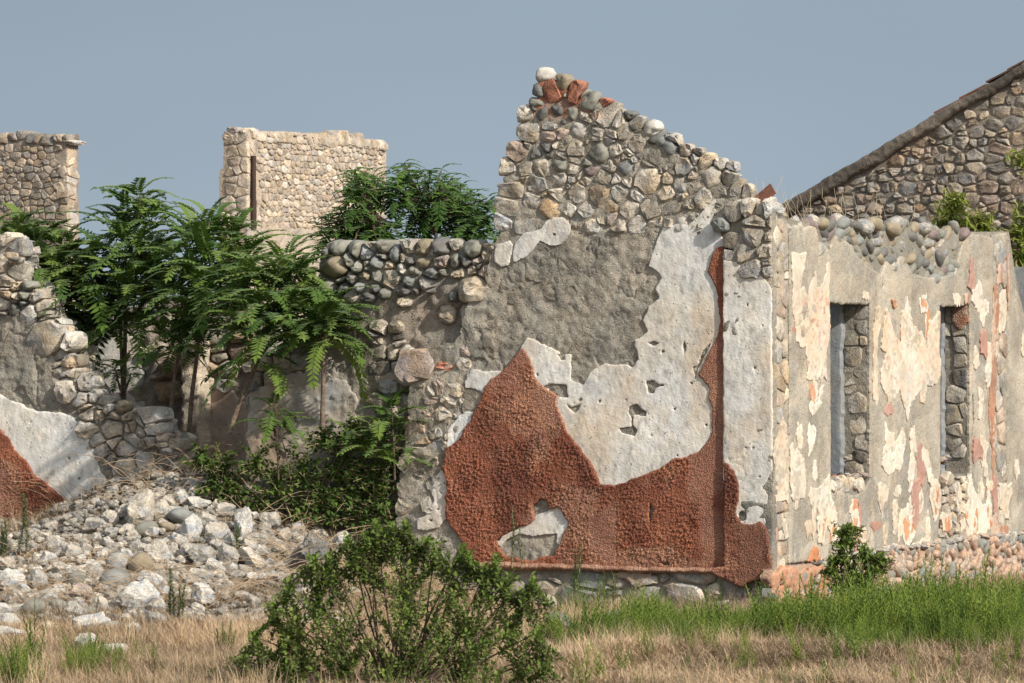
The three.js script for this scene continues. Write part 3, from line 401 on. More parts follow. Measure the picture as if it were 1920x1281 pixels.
// red roughcast on the front
const redPoly = FF.pts([979, 652, 991, 673, 1006, 712, 1018, 725, 1043, 741, 1045, 762, 1060, 804, 1083, 835, 1110, 874, 1125, 908, 1160, 908, 1203, 891, 1237, 879, 1260, 862, 1287, 856, 1310, 847, 1330, 822, 1336, 804, 1334, 785, 1336, 766, 1328, 743, 1330, 729, 1320, 716, 1310, 704, 1320, 683, 1330, 658, 1345, 628, 1349, 600, 1346, 560, 1337, 525, 1326, 510, 1334, 480, 1345, 462, 1362, 460, 1362, 1074, 1200, 1070, 1000, 1064, 905, 1060, 868, 1050, 867, 1039, 865, 1018, 856, 1001, 840, 982, 833, 955, 836, 935, 834, 897, 827, 878, 833, 854, 836, 839, 856, 831, 867, 808, 879, 789, 888, 773, 902, 754, 908, 724, 921, 710, 940, 698, 960, 673], 0.08);
const redHole = [929, 1014, 944, 1003, 967, 991, 987, 985, 1002, 974, 998, 949, 1010, 937, 1025, 939, 1028, 957, 1048, 953, 1066, 981, 1056, 1001, 1048, 1024, 1037, 1039, 991, 1053, 948, 1043, 933, 1028];
part(frontWall, 'red_roughcast', sheet({ poly: redPoly, holes: [FF.pts(redHole, 0.08), FF.pts([1219, 946, 1223, 955, 1222, 972, 1219, 980, 1216, 966], 0.08), FF.pts([1240, 1056, 1252, 1054, 1254, 1060, 1242, 1061], 0.08)], cell: 0.0092, h: 0.064, t: 0.02, back: 0.0, warp: 0.014, wf: 10, relief: ((f, x0) => (x, y) => f(x, y) * (0.3 + 0.7 * step(x0 + 0.03, x0 - 0.03, x)))(castRelief(0), FF.pt(1316, 900, 0.08)[0]), color: castColor(0), edge: 0.012, lip: 0.3 }), M.cast, 'rust red pebbly roughcast');
// the ledge over the plinth
part(frontWall, 'plinth_ledge', sheet({ poly: FF.pts([868, 1052, 1000, 1057, 1200, 1063, 1358, 1067, 1440, 1071, 1440, 1079, 1340, 1077, 1200, 1074, 1000, 1070, 870, 1065], 0.13), cell: 0.012, h: 0.07, t: 0.075, back: 0.0, warp: 0.012, wf: 7, edge: 0.03, lip: 0.3, relief: (x, y) => 0.012 * fbm(x * 9, y * 9, 3), color: (x, y) => mix([0.52, 0.3, 0.2], [0.4, 0.2, 0.13], sat(0.5 + fbm(x * 4, y * 6, 3) * 1.4)) }), M.cast);
part(frontWall, 'red_roughcast', sheet({ poly: FF.pts([1330, 1074, 1350, 1085, 1372, 1095, 1388, 1103, 1402, 1094, 1425, 1088, 1444, 1072, 1440, 1064, 1340, 1064], 0.14), cell: 0.011, h: 0.1, t: 0.05, back: 0.02, warp: 0.014, relief: castRelief(40), color: castColor(40), edge: 0.014 }), M.cast);
// the pilaster at the corner
const pilaster = part(frontWall, 'corner_pilaster', sheet({ poly: FF.pts([1357, 486, 1372, 474, 1390, 430, 1398, 400, 1420, 390, 1449, 392, 1451, 1072, 1357, 1072], 0.11), cell: 0.02, h: 0.03, t: 0.08, back: 0.0, warp: 0.006, relief: rubRelief(0.6, 7), color: greyColor(7), edge: 0.01, lip: 0.8 }), M.render, 'corner pilaster, white plaster over stone');
part(pilaster, 'white_plaster', sheet({ poly: FF.pts([1356, 488, 1386, 491, 1391, 507, 1400, 513, 1424, 515, 1433, 524, 1442, 533, 1446, 547, 1448, 700, 1448, 880, 1436, 905, 1430, 912, 1440, 930, 1434, 985, 1420, 990, 1390, 990, 1370, 950, 1356, 900], 0.12), holes: [[1401, 572, 2, 4], [1408, 573, 1.5, 1.5], [1386, 538, 2, 2], [1424, 894, 3, 2], [1398, 840, 2, 2], [1412, 840, 2, 2.5], [1430, 610, 1.5, 2], [1391, 968, 8, 9], [1415, 690, 2, 3]].map((h) => FF.pts(circle(...h), 0.12)), cell: 0.0125, h: 0.112, t: 0.012, back: 0.03, warp: 0.007, wf: 12, relief: whiteRelief(60), color: whiteColor(60, 0.55), edge: 0.007 }), M.plaster);
part(pilaster, 'red_roughcast', sheet({ poly: FF.pts([1357, 866, 1366, 870, 1378, 885, 1385, 910, 1384, 935, 1381, 965, 1390, 981, 1410, 984, 1425, 978, 1437, 992, 1443, 1020, 1448, 1060, 1446, 1074, 1357, 1072], 0.13), cell: 0.0095, h: 0.118, t: 0.02, back: 0.03, warp: 0.01, relief: castRelief(20), color: castColor(20), edge: 0.012, lip: 0.3 }), M.cast);
{
  const zc = crop(1330, 360, 170 / 726), list = [];
  for (const s of 'c310,125,60,1;m395,150,50,1;w505,135,72,1.1;l370,240,62,1.9;c540,240,50,1.2;c360,350,82,1.8;l455,370,40,1;c290,490,72,1.6;c455,470,62,1.2;l350,610,66,1.6;l470,640,40,.9;m180,160,60,1;b85,265,45,1.3;m180,400,62,1;m160,500,46,1;l462,560,34,1'.split(';')) { const m = s.slice(1).split(',').map(Number), p = zc([m[0], m[1]]), q = FF.pt(p[0], p[1], 0.12); list.push({ x: q[0], y: q[1], r: m[2] * 170 / 726 / 178 * 1.12, tone: s[0], wide: m[3] }); }
  lay(frontWall, 'quoin_stone', cells(list, 0.014, { reach: 1.16, clip: [-9, 0, 0.02, 9] }), { mat: tone, h: 0.1, bury: 0.14, prot: (s, r) => (s.tone === 'm' ? 0.02 : rnd(0.04, 0.07, r)), seed: 9, crease: 0.5, round: 1 });
  const w = FF.pt(1443, 392, 0.05), blk = part(frontWall, 'white_block', ROCKS[3], S.x); blk.scale.set(0.15, 0.17, 0.2); blk.position.set(w[0] - 0.02, w[1], -0.06); blk.material = S.w;
}
// broken left end: bare stones where the facing has gone
{
  const zl = crop(740, 640, 160 / 488), list = [];
  for (const s of 'p125,150,78,1.2;l330,75,38,1.2;p335,200,38,1;l280,200,26,1;c335,280,44,1.2;p245,265,34,1;l200,290,34,1;p200,340,32,1.2;l150,270,30,1;l320,360,42,1;p130,375,40,1.4;p205,370,24,1.6;l385,360,24,1;l270,420,46,1.3;p150,430,46,1.2;l355,410,22,1;c285,470,36,1.2;p120,500,52,1;l210,480,30,1;l230,525,42,1.2;o165,580,36,1.7;l250,590,38,1;c170,640,50,1.1;l110,730,62,1.2;l100,850,70,1.1;l70,780,30,1;l60,960,44,1;g90,1020,44,1;l210,700,34,1;l190,640,30,1;m40,1060,40,1;p400,60,26,1;r310,165,22,1.5;r290,140,24,1.8;l380,130,36,1.2;m230,830,44,1;m200,930,40,1;l385,215,20,1;l290,540,18,1'.split(';')) { const m = s.slice(1).split(',').map(Number), p = zl([m[0], m[1]]), q = FF.pt(p[0], p[1], 0.05); list.push({ x: q[0], y: q[1], r: m[2] * 160 / 488 / 174 * 1.25, tone: s[0], wide: m[3] }); }
  lay(frontWall, 'jamb_stone', cells(list, 0.012, { reach: 1.14 }), { mat: tone, h: -0.01, bury: 0.25, prot: (s, r) => (s.y > 2.4 && s.r > 0.12 ? 0.11 : rnd(0.04, 0.08, r)), seed: 12, crease: 0.55, inset: 0.1, dome: 0.3 });
}
// the bare plinth under the ledge
{
  const poly = FF.pts([860, 1062, 930, 1066, 1100, 1073, 1250, 1077, 1335, 1080, 1372, 1096, 1390, 1104, 1410, 1096, 1450, 1080, 1452, 1165, 860, 1150], 0.06), r = rng(61);
  lay(frontWall, 'plinth_stone', cells(courses(poly, 0.3, 0.15, r, { vary: 0.5 }), 0.016, { flat: 1.8, reach: 1.05, keep: (x, y, s) => s.inside }), { mat: (s, q) => S[pick('lllglgmpb', q)], h: 0.02, prot: (s, q) => rnd(0.035, 0.07, q), seed: 15, crease: 0.6, dome: 0.5 });
  part(frontWall, 'plinth_render', sheet({ poly: FF.pts([1145, 1072, 1222, 1074, 1222, 1090, 1205, 1098, 1190, 1103, 1180, 1094, 1160, 1085], 0.09), cell: 0.012, h: 0.06, t: 0.03, back: 0.0, warp: 0.02, relief: rubRelief(0.6, 30), color: (x, y) => mix(GREY, SALMON, sat(0.5 + 2 * fbm(x * 4, y * 4, 3))) }), M.render);
}

// ---------- side wall of the house ----------
const zA = crop(1430, 480, 250 / 640), zB = crop(1660, 400, 260 / 640), z7 = crop(1420, 400, 500 / 1920), z8 = crop(1420, 840, 500 / 1920);
const win1 = SF.pts([1557, 569, 1632, 571, 1632, 905, 1558, 912], 0.03), win2 = SF.pts([1763, 574, 1819, 573, 1820, 893, 1764, 897], 0.03);
const sideCore = SF.pts([1451, 400, 1480, 412, 1540, 418, 1640, 424, 1740, 428, 1810, 434, 1860, 436, 1892, 434, 1898, 470, 1906, 520, 1914, 560, 1925, 600, 1990, 620, 1990, 1160, 1451, 1190], 0.0);
const sideWall = part(house, 'side_wall', sheet({ poly: sideCore, holes: [win1, win2], cell: 0.05, cellY: 0.03, h: -0.005, t: 0, back: -0.27, warp: 0.012, wf: 6, cap: true, relief: (x, y) => 0.012 * fbm(x * 5, y * 6, 4), color: (x, y) => mix([0.36, 0.33, 0.28], [0.27, 0.25, 0.21], sat(0.5 + fbm(x * 2, y * 2, 4))) }), M.render, 'side wall with two window openings and flaking limewash');
sideWall.rotation.y = Math.PI / 2;
const beige = (x, y) => { const a = fbm(x * 1.2 + 4, y * 1.5, 4), b = fbm(x * 3, y * 12, 4), e = fbm(x * 9, y * 9, 3); let c = mix([0.455, 0.41, 0.34], [0.365, 0.338, 0.29], sat(0.45 + 1.3 * a)); c = mix(c, [0.34, 0.265, 0.19], sat(b * 1.4 - 0.05) * 0.5); c = mix(c, [0.5, 0.45, 0.37], sat(e * 1.5 - 0.35) * 0.6); const film = fbm(x * 1.5 + 11, y * 0.9, 4) + 0.5 * fbm(x * 8, y * 4, 3); return mix(c, [0.57, 0.505, 0.41], step(0.08, 0.2, film) * 0.7); };
const sideGrey = SF.pts([1481, 447, 1482, 428, 1493, 424, 1530, 425, 1533, 428, 1536, 458, 1555, 465, 1566, 447, 1575, 434, 1582, 452, 1600, 460, 1605, 478, 1623, 494, 1641, 507, 1654, 517, 1658, 500, 1665, 490, 1676, 504, 1686, 486, 1693, 478, 1704, 496, 1714, 515, 1732, 519, 1758, 520, 1790, 512, 1798, 486, 1805, 460, 1811, 440, 1852, 442, 1862, 446, 1862, 1008, 1824, 1007, 1790, 1017, 1745, 1017, 1706, 1022, 1667, 1030, 1602, 1034, 1542, 1053, 1514, 1054, 1480, 1056], 0.03);
const sill1 = z8([525, 240, 560, 300, 640, 330, 720, 345, 790, 290, 800, 240]), brk2 = z8([1310, 215, 1320, 290, 1330, 420, 1310, 520, 1290, 640, 1380, 660, 1460, 620, 1480, 560, 1475, 440, 1500, 330, 1530, 220]);
part(sideWall, 'beige_render', sheet({ poly: sideGrey, holes: [win1, win2, SF.pts(sill1, 0.03), SF.pts(brk2, 0.03), SF.pts(z7([905, 460, 912, 520, 912, 590, 906, 540]), 0.03), SF.pts(zB([400, 800, 412, 850, 414, 960, 405, 1060, 390, 1190, 385, 1270, 392, 1190, 402, 1060, 408, 960, 404, 860]), 0.03)], cell: 0.026, cellY: 0.014, h: 0.006, t: 0.028, back: -0.01, warp: 0.016, wf: 7, relief: (x, y) => 0.012 * fbm(x * 1.6, y * 1.6, 3) + 0.006 * fbm(x * 7, y * 7, 3), color: beige }), M.render);
part(sideWall, 'beige_render', sheet({ poly: SF.pts([1889, 440, 1896, 470, 1904, 520, 1912, 562, 1925, 602, 1988, 622, 1985, 985, 1925, 1000, 1889, 1003], 0.03), cell: 0.03, cellY: 0.016, h: 0.006, t: 0.03, back: -0.01, warp: 0.02, relief: (x, y) => 0.01 * fbm(x * 2, y * 2, 3) + 0.006 * fbm(x * 7, y * 7, 3), color: beige }), M.render);
// flakes of limewash: [outline, tone, layer]
const flakes = [
  [zA([140, -10, 210, -10, 205, 30, 185, 90, 180, 150, 205, 150, 218, 200, 228, 130, 250, 75, 258, 100, 258, 150, 275, 155, 300, 90, 305, 30, 320, 30, 318, 250, 325, 330, 315, 400, 300, 480, 285, 530, 262, 580, 248, 572, 222, 598, 210, 590, 212, 520, 205, 440, 180, 435, 160, 410, 158, 330, 140, 270, 140, 150]), 'mix'],
  [zA([290, 605, 285, 640, 278, 700, 250, 768, 225, 745, 222, 720, 238, 665, 245, 720, 262, 700, 272, 640]), 'cream'],
  [zA([92, 775, 118, 830, 122, 1000, 122, 1180, 60, 1175, 55, 1100, 62, 1020, 50, 960, 60, 880]), 'cream'], [zA([140, 885, 150, 950, 165, 900, 178, 960, 200, 975, 205, 1160, 165, 1170, 135, 1165, 130, 1050, 130, 940]), 'white'],
  [z8([515, 180, 525, 300, 545, 400, 530, 480, 500, 560, 490, 640, 450, 600, 430, 540, 440, 460, 415, 430, 410, 600, 400, 690, 385, 560, 390, 440, 370, 350, 385, 290, 440, 300, 480, 230]), 'white'],
  [zA([560, 225, 575, 260, 572, 310, 555, 380, 550, 480, 555, 690, 545, 715, 530, 705, 528, 420, 540, 260]), 'cream'], [zA([490, 168, 510, 180, 518, 205, 490, 222, 475, 205]), 'white'],
  [zB([-15, 545, 5, 440, 20, 470, 40, 560, 72, 595, 74, 460, 100, 465, 125, 520, 160, 540, 185, 600, 190, 640, 192, 560, 205, 510, 248, 452, 250, 750, 235, 785, 205, 800, 190, 790, 182, 880, 160, 875, 158, 820, 120, 880, 95, 895, 70, 850, 60, 820, 40, 860, 15, 880, 5, 840, -20, 800, -24, 720, 5, 640, -20, 620]), 'cream'],
  [zB([-4, 955, 20, 1010, 40, 1060, 80, 985, 92, 1040, 85, 1110, 65, 1195, 45, 1190, 40, 1120, 20, 1215, -5, 1190, -15, 1110, 0, 1050]), 'white'], [zB([120, 1110, 135, 1150, 130, 1200, 120, 1281, 108, 1281, 103, 1190, 110, 1130]), 'white'],
  [zB([175, 1075, 195, 1110, 205, 1170, 215, 1220, 230, 1260, 215, 1281, 200, 1240, 180, 1180, 170, 1110]), 'white'], [zB([400, 350, 425, 330, 430, 310, 450, 350, 455, 400, 475, 410, 475, 460, 450, 490, 430, 470, 420, 430, 400, 405]), 'white'],
  [zB([310, 370, 335, 362, 350, 385, 348, 425, 315, 425]), 'white'], [zB([365, 378, 382, 374, 388, 420, 366, 422]), 'orange'], [zB([410, 640, 418, 605, 425, 640, 438, 680, 430, 700, 412, 715, 405, 680]), 'cream'],
  [zB([470, 590, 490, 600, 490, 690, 482, 800, 468, 810, 458, 740, 465, 680, 447, 640, 455, 610]), 'white'], [zB([430, 800, 455, 830, 440, 950, 425, 955]), 'white'], [zB([595, 1120, 610, 1115, 622, 1190, 605, 1225, 593, 1200]), 'white'], [zB([632, 560, 650, 555, 660, 640, 645, 665, 630, 640]), 'white'],
  [zB([30, 395, 45, 390, 55, 415, 40, 436, 32, 425]), 'orange'], [zB([188, 360, 186, 395, 165, 418, 175, 400, 182, 375]), 'white'],
  [z8([1010, 420, 1025, 510, 1060, 420, 1100, 440, 1115, 540, 1090, 600, 1110, 660, 1080, 710, 1060, 650, 1055, 600, 1010, 680, 1005, 580, 1020, 520]), 'orangewhite'],
  [z8([1110, 220, 1165, 225, 1175, 400, 1165, 530, 1135, 600, 1115, 560, 1110, 400]), 'pink'], [z8([1100, 50, 1130, 50, 1130, 140, 1112, 240, 1090, 220, 1085, 140]), 'white'], [z8([895, 80, 920, 45, 945, 100, 960, 160, 985, 100, 990, 20, 1000, -40, 1060, -30, 1050, 90, 1030, 150, 990, 160, 950, 210, 930, 160, 895, 130]), 'orangewhite'],
  [z8([870, 240, 900, 250, 945, 310, 935, 370, 905, 400, 890, 500, 875, 400, 868, 290]), 'white'], [z8([905, 570, 930, 540, 935, 620, 925, 700, 905, 660]), 'white'], [z8([1240, 380, 1250, 240, 1290, 230, 1310, 320, 1300, 480, 1275, 550, 1260, 440]), 'orangewhite'],
  [z8([730, 365, 750, 420, 750, 560, 710, 760, 680, 690, 690, 560, 720, 480]), 'pink'], [z8([285, 225, 320, 235, 325, 330, 300, 410, 280, 330]), 'pink'],
  [z8([1490, 450, 1540, 240, 1560, 300, 1600, 350, 1620, 420, 1680, 400, 1690, 560, 1640, 630, 1540, 640, 1520, 560, 1495, 500]), 'orangewhite'], [z8([360, 812, 390, 760, 420, 715, 440, 760, 465, 818]), 'orangewhite'], [z8([185, 520, 215, 510, 228, 660, 205, 655, 190, 600]), 'white'], [z8([130, 580, 148, 590, 145, 680, 128, 660]), 'pink'],
  [z8([900, 715, 950, 690, 1040, 690, 1050, 735, 960, 745]), 'white'], [z8([1090, 700, 1200, 640, 1260, 690, 1180, 712]), 'white'],
  // on the pilaster strip
  [zB([500, 335, 520, 330, 525, 480, 510, 560, 505, 900, 515, 1050, 503, 1130, 500, 1281, 492, 1281, 490, 1100, 478, 900, 490, 600, 493, 480]), 'orange'], [zB([520, 250, 540, 230, 540, 320, 515, 330]), 'orange'], [zB([560, 190, 572, 185, 572, 310, 575, 460, 565, 460, 560, 280]), 'orange'], [zB([525, 370, 555, 340, 560, 480, 545, 550, 520, 560]), 'white'],
  [z8([1735, 250, 1820, 260, 1825, 330, 1810, 400, 1810, 520, 1760, 480, 1740, 400]), 'white'], [z8([1690, 480, 1740, 460, 1760, 540, 1810, 560, 1800, 640, 1680, 630]), 'orange'], [z8([1695, 190, 1725, 200, 1725, 440, 1700, 480, 1690, 300]), 'pink'],
];
{
  const r = rng(111);
  for (let k = 0, n = 0; n < 64 && k < 600; k++) {
    const px = rnd(1484, 1858, r), py = rnd(480, 1015, r); if ((px > 1528 && px < 1815 && py < 565) || (px > 1545 && px < 1645 && py > 545 && py < 925) || (px > 1750 && px < 1832 && py > 555 && py < 905)) continue;
    const L = rnd(10, 46, r), w = rnd(4, 11, r), o = []; for (let q = 0; q < 9; q++) { const a = q / 9 * 6.283, j = rnd(0.6, 1.25, r); o.push(px + Math.cos(a) * w * j, py + Math.sin(a) * L * j * (Math.abs(Math.sin(a)) > 0.8 ? rnd(0.6, 1.3, r) : 1)); }
    flakes.splice(0, 0, [o, pick(['white', 'cream', 'white', 'cream', 'orangewhite', 'pink', 'mix'], r)]); n++;
  }
}
const flakeColor = (kind, s) => (x, y, d) => {
  const a = fbm(x * 2 + s, y * 5 + s, 4), b = fbm(x * 5 + s, y * 1.8, 4), e = fbm(x * 14, y * 22 + s, 3), w = [0.70, 0.625, 0.525], cr = [0.655, 0.55, 0.425];
  if (kind === 'white') return mix(mix(w, cr, sat(0.15 + 1.4 * a) * 0.7), [0.44, 0.38, 0.3], step(0.12, 0.3, e + 0.6 * b) * 0.7);
  if (kind === 'cream') return mix(mix(cr, w, sat(0.35 + 1.5 * b)), mix([0.62, 0.42, 0.3], [0.43, 0.37, 0.29], step(-0.1, 0.1, a)), step(0.08, 0.28, e + 0.5 * a) * 0.75);
  if (kind === 'orange') return mix(mix([0.46, 0.25, 0.16], [0.38, 0.18, 0.115], sat(0.4 + 1.5 * a)), [0.56, 0.45, 0.36], step(-0.12, 0.08, b + 0.5 * e) * 0.85);
  if (kind === 'pink') return mix(PINK, [0.5, 0.3, 0.24], sat(0.4 + a));
  if (kind === 'orangewhite') return sat(b * 3 + 0.15 + (d > 0.05 ? 0.2 : -0.5)) > 0.5 ? mix(ORANGE, [0.63, 0.33, 0.19], sat(a + 0.3)) : w;
  return mix(mix(w, cr, sat(0.4 + 1.4 * b)), [0.52, 0.24, 0.17], sat(e * 2 + b - 0.35) * step(0.4, 0.1, Math.abs(y - 3.02)) * 0.9);
};
flakes.forEach(([p, kind], k) => { const strip = k > 34 + 64, h = strip ? 0.034 : 0.036; part(sideWall, kind === 'pink' ? 'pink_patch' : kind === 'orange' ? 'orange_patch' : 'limewash_flake', sheet({ poly: SF.pts(p, h), cell: 0.02, cellY: 0.012, h, t: 0.006 + 0.003 * (k % 3), back: h - 0.03, warp: 0.035, wf: 6, lip: 0.6, relief: (x, y, d) => 0.004 * fbm(x * 3 + k, y * 4, 3) + 0.012 * step(0.06, 0, d) * Math.max(0, n2(x * 4 + k, y * 4)), color: flakeColor(kind, k * 3.3), edge: 0.006 }), M.wash); });
// corner strip of bare quoins, and the far pilaster strip
for (const [box, w, hh, tones, seed, h] of [[[1449, 405, 1480, 414, 1480, 1058, 1449, 1062], 0.3, 0.17, 'qcqcol', 71, 0.0], [[1862, 440, 1890, 438, 1889, 1004, 1862, 1006], 0.36, 0.22, 'qclqg', 73, 0.005]]) {
  const poly = SF.pts(box, 0.03), r = rng(seed);
  part(sideWall, 'corner_mortar', sheet({ poly, cell: 0.025, cellY: 0.015, h: h, t: 0.02, back: -0.02, warp: 0.01, relief: (x, y) => 0.012 * fbm(x * 8, y * 8, 4), color: (x, y) => mix([0.5, 0.43, 0.34], [0.38, 0.34, 0.28], sat(0.5 + fbm(x * 5, y * 5, 3) * 1.5)) }), M.render);
  lay(sideWall, 'quoin_stone', cells(courses(poly, w, hh, r, { vary: 0.35, margin: 0.1 }), 0.012, { flat: 1.2, keep: (x, y, s) => s.inside, clip: [Math.min(...poly.map((p) => p[0])) + 0.01, -1, Math.max(...poly.map((p) => p[0])) - 0.01, 5] }), { mat: (s, q) => S[pick(tones, q)], h: h + 0.012, prot: (s, q) => rnd(0.015, 0.03, q), seed, dome: 0.3, owner: house });
}
// river stones bared along the top
{
  const r = rng(81), poly = SF.pts([1536, 420, 1575, 414, 1640, 418, 1700, 420, 1800, 432, 1812, 445, 1800, 490, 1792, 516, 1740, 524, 1700, 510, 1685, 500, 1655, 522, 1620, 505, 1600, 480, 1575, 462, 1540, 470], 0.02);
  let row = 0;
  for (let y = 2.35; y < 4.3; y += 0.094, row++) for (let x = 0.8; x < 6.6; x += rnd(0.16, 0.3, r)) {
    const yy = y + rnd(-0.03, 0.03, r); if (sdPoly(poly, x, yy) < -0.03) continue;
    const s = rnd(0.65, 1.55, r); cobble(sideWall, 'river_stone', S[pick('ddebdettelgevbdegdt', r)], x, yy, rnd(-0.06, -0.025, r), 0.13 * s, 0.06 * s, 0.07 * s, r, 0.6);
  }
  for (let x = 1.2; x < 6.3; x += rnd(0.16, 0.3, r)) { const p = rnd(0.9, 1.3, r); cobble(sideWall, 'river_stone', S[pick('debdtetgv', r)], x, 4.03 - 0.012 * x + rnd(-0.02, 0.05, r), rnd(-0.18, 0.02, r), 0.13 * p, 0.075 * p, 0.11 * p, r); }
  for (let x = 0.1; x < 1.4; x += rnd(0.12, 0.22, r)) loose(sideWall, 'coping_stone', pick(SMALL, r), S[pick('lcgkc', r)], x, 4.0 + rnd(-0.06, 0.05, r), rnd(-0.2, -0.02, r), 0.13, 0.09, 0.12, r);
}
// stones seen on the far reveal of each window, and under them
for (const [x, y0, y1, seed] of [[win1[1][0], 1.31, 3.17, 91], [win2[1][0], 1.42, 3.16, 93]]) {
  const r = rng(seed), reveal = new THREE.Group(); reveal.position.set(x + 0.01, 0, -0.275); reveal.rotation.y = -Math.PI / 2;      // local x runs out through the wall
  const poly = [[0, y0], [0.29, y0], [0.29, y1], [0, y1]];
  const list = cells(courses(poly, 0.2, 0.17, r, { vary: 0.4, margin: 0.05 }), 0.012, { flat: 1.2, keep: (a, b, s) => s.inside, clip: [0.0, y0, 0.27, y1] });
  lay(reveal, 'reveal_stone', list, { mat: (s, q) => S[pick('lgmgkl', q)], h: 0, bury: 0.06, prot: (s, q) => rnd(0.012, 0.04, q), seed, crease: 0.6, inset: 0.1, dome: 0.3, owner: house });
  reveal.updateMatrix(); for (const o of [...reveal.children]) { o.applyMatrix4(reveal.matrix); sideWall.add(o); }
}
{
  const r = rng(97);
  for (const [poly, tones] of [[SF.pts(brk2, 0.02), 'cqlc'], [SF.pts(sill1, 0.02), 'clg']]) lay(sideWall, 'rubble_stone', cells(courses(poly, 0.22, 0.13, r, { margin: 0.1 }), 0.015, { flat: 1.3, keep: (x, y, s) => s.inside }), { mat: (s, q) => S[pick(tones, q)], h: 0.0, prot: (s, q) => rnd(0.025, 0.05, q), seed: 98, crease: 0.6, owner: house });
  for (const [a, b, y] of [[1.8, 2.9, 1.29], [5.5, 6.3, 1.4]]) for (let k = 0; k < 11; k++) loose(sideWall, 'sill_stone', pick(SMALL, r), S[pick('gkplkr', r)], rnd(a, b, r), y + rnd(-0.02, 0.04, r), rnd(-0.22, 0.03, r), rnd(0.06, 0.14, r), rnd(0.03, 0.05, r), rnd(0.05, 0.09, r), r, 0.2);
  const f = part(sideWall, 'red_patch', sheet({ poly: [[0.06, 2.98], [0.12, 2.9], [0.2, 2.9], [0.255, 2.98], [0.255, 3.17], [0.06, 3.17]].map(([a, b]) => [a, b]), cell: 0.02, h: 0.0, t: 0.03, back: -0.02, warp: 0.02, relief: castRelief(3, 0.3), color: (x, y) => mix([0.4, 0.19, 0.12], [0.46, 0.3, 0.22], sat(0.4 + 2 * fbm(x * 9, y * 9, 3))) }), M.cast);
  f.position.set(win2[1][0] - 0.03, 0, -0.24); f.rotation.y = -Math.PI / 2;
}
// plinth of the side wall: salmon coat, then bare cobbles
{
  const r = rng(101), poly = SF.pts([1450, 1068, 1490, 1062, 1545, 1056, 1600, 1038, 1680, 1028, 1750, 1018, 1830, 1008, 1925, 996, 1985, 985, 1985, 1150, 1450, 1200], 0.06), line = (x) => { let best = 0; for (let y = 0.9; y > -0.2; y -= 0.01) if (sdPoly(poly, x, y) > 0) { best = y; break; } return best; };
  const plinth = part(house, 'side_plinth', sheet({ poly, cell: 0.05, cellY: 0.03, h: 0.0, t: 0.05, back: -0.05, warp: 0.02, relief: (x, y) => 0.02 * fbm(x * 5, y * 5, 4), color: (x, y) => mix([0.5, 0.32, 0.22], [0.34, 0.29, 0.24], sat(0.5 + 1.3 * fbm(x * 3, y * 3, 3))) }), M.render, 'plinth of salmon coated river stones under the side wall'); plinth.rotation.y = Math.PI / 2;
  let row = 0;
  for (let y = -0.06; y < 0.85; y += 0.082, row++) for (let x = 1.15 + (row % 2) * 0.1; x < 8.6; x += rnd(0.15, 0.25, r)) {
    const yy = y + rnd(-0.02, 0.02, r), top = line(x); if (yy > top - 0.03) continue;
    const s = rnd(0.7, 1.35, r), grey = r() < 0.16 || yy > top - 0.12 && r() < 0.55; cobble(plinth, 'plinth_cobble', S[grey ? pick('ebg', r) : pick('sssqsq', r)], x, yy, rnd(0.025, 0.055, r), 0.105 * s, 0.062 * s, 0.07 * s, r, 1.1);
  }
  part(plinth, 'salmon_coat', sheet({ poly: SF.pts([1451, 1078, 1470, 1066, 1490, 1062, 1500, 1072, 1520, 1068, 1545, 1060, 1556, 1085, 1550, 1110, 1560, 1140, 1545, 1165, 1452, 1180], 0.1), holes: [circle(1466, 1092, 5, 8), circle(1478, 1110, 6, 9), circle(1532, 1098, 7, 14), circle(1515, 1108, 6, 8), circle(1490, 1130, 5, 5), circle(1520, 1140, 5, 9), circle(1455, 1125, 5, 12)].map((p) => SF.pts(p, 0.1)), cell: 0.03, cellY: 0.014, h: 0.06, t: 0.035, back: 0.03, warp: 0.03, relief: (x, y) => 0.03 * fbm(x * 3, y * 3, 3) + 0.008 * fbm(x * 12, y * 12, 3), color: (x, y) => mix(SALMON, [0.55, 0.26, 0.15], sat(0.3 + 1.5 * fbm(x * 4, y * 4, 3))) }), M.render);
  lay(plinth, 'plinth_stone', cells(courses(SF.pts([1451, 1080, 1556, 1062, 1556, 1170, 1451, 1180], 0.06), 0.24, 0.14, r, { margin: 0.1 }), 0.015, { flat: 1.3, keep: (x, y, s) => s.inside }), { mat: (s, q) => S[pick('qsebls', q)], h: 0.035, prot: (s, q) => rnd(0.03, 0.06, q), seed: 103, owner: house });
  for (let x = 1.2; x < 8.4; x += rnd(0.12, 0.22, r)) loose(plinth, 'plinth_cap_stone', pick(SMALL, r), S[pick('glqgk', r)], x, line(x) + rnd(-0.03, 0.01, r), 0.03, rnd(0.09, 0.14, r), rnd(0.035, 0.05, r), 0.08, r, 0.15);
}
// rooms behind the side wall: two cross walls and the rear wall seen through the openings
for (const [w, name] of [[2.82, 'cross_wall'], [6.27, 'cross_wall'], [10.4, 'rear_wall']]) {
  const m = part(house, name, sheet({ poly: [[-4.2, -0.1], [-0.27, -0.1], [-0.27, 3.7], [-2, 3.5], [-4.2, 3.1]], cell: 0.04, h: 0, t: 0.01, back: -0.3, warp: 0.02, cap: true, relief: whiteRelief(90), color: (x, y) => mix([0.26, 0.28, 0.3], [0.32, 0.31, 0.29], sat(0.4 + fbm(x * 1.5, y * 1.5, 4))) }), M.plaster); m.position.set(0, 0, -w);
}

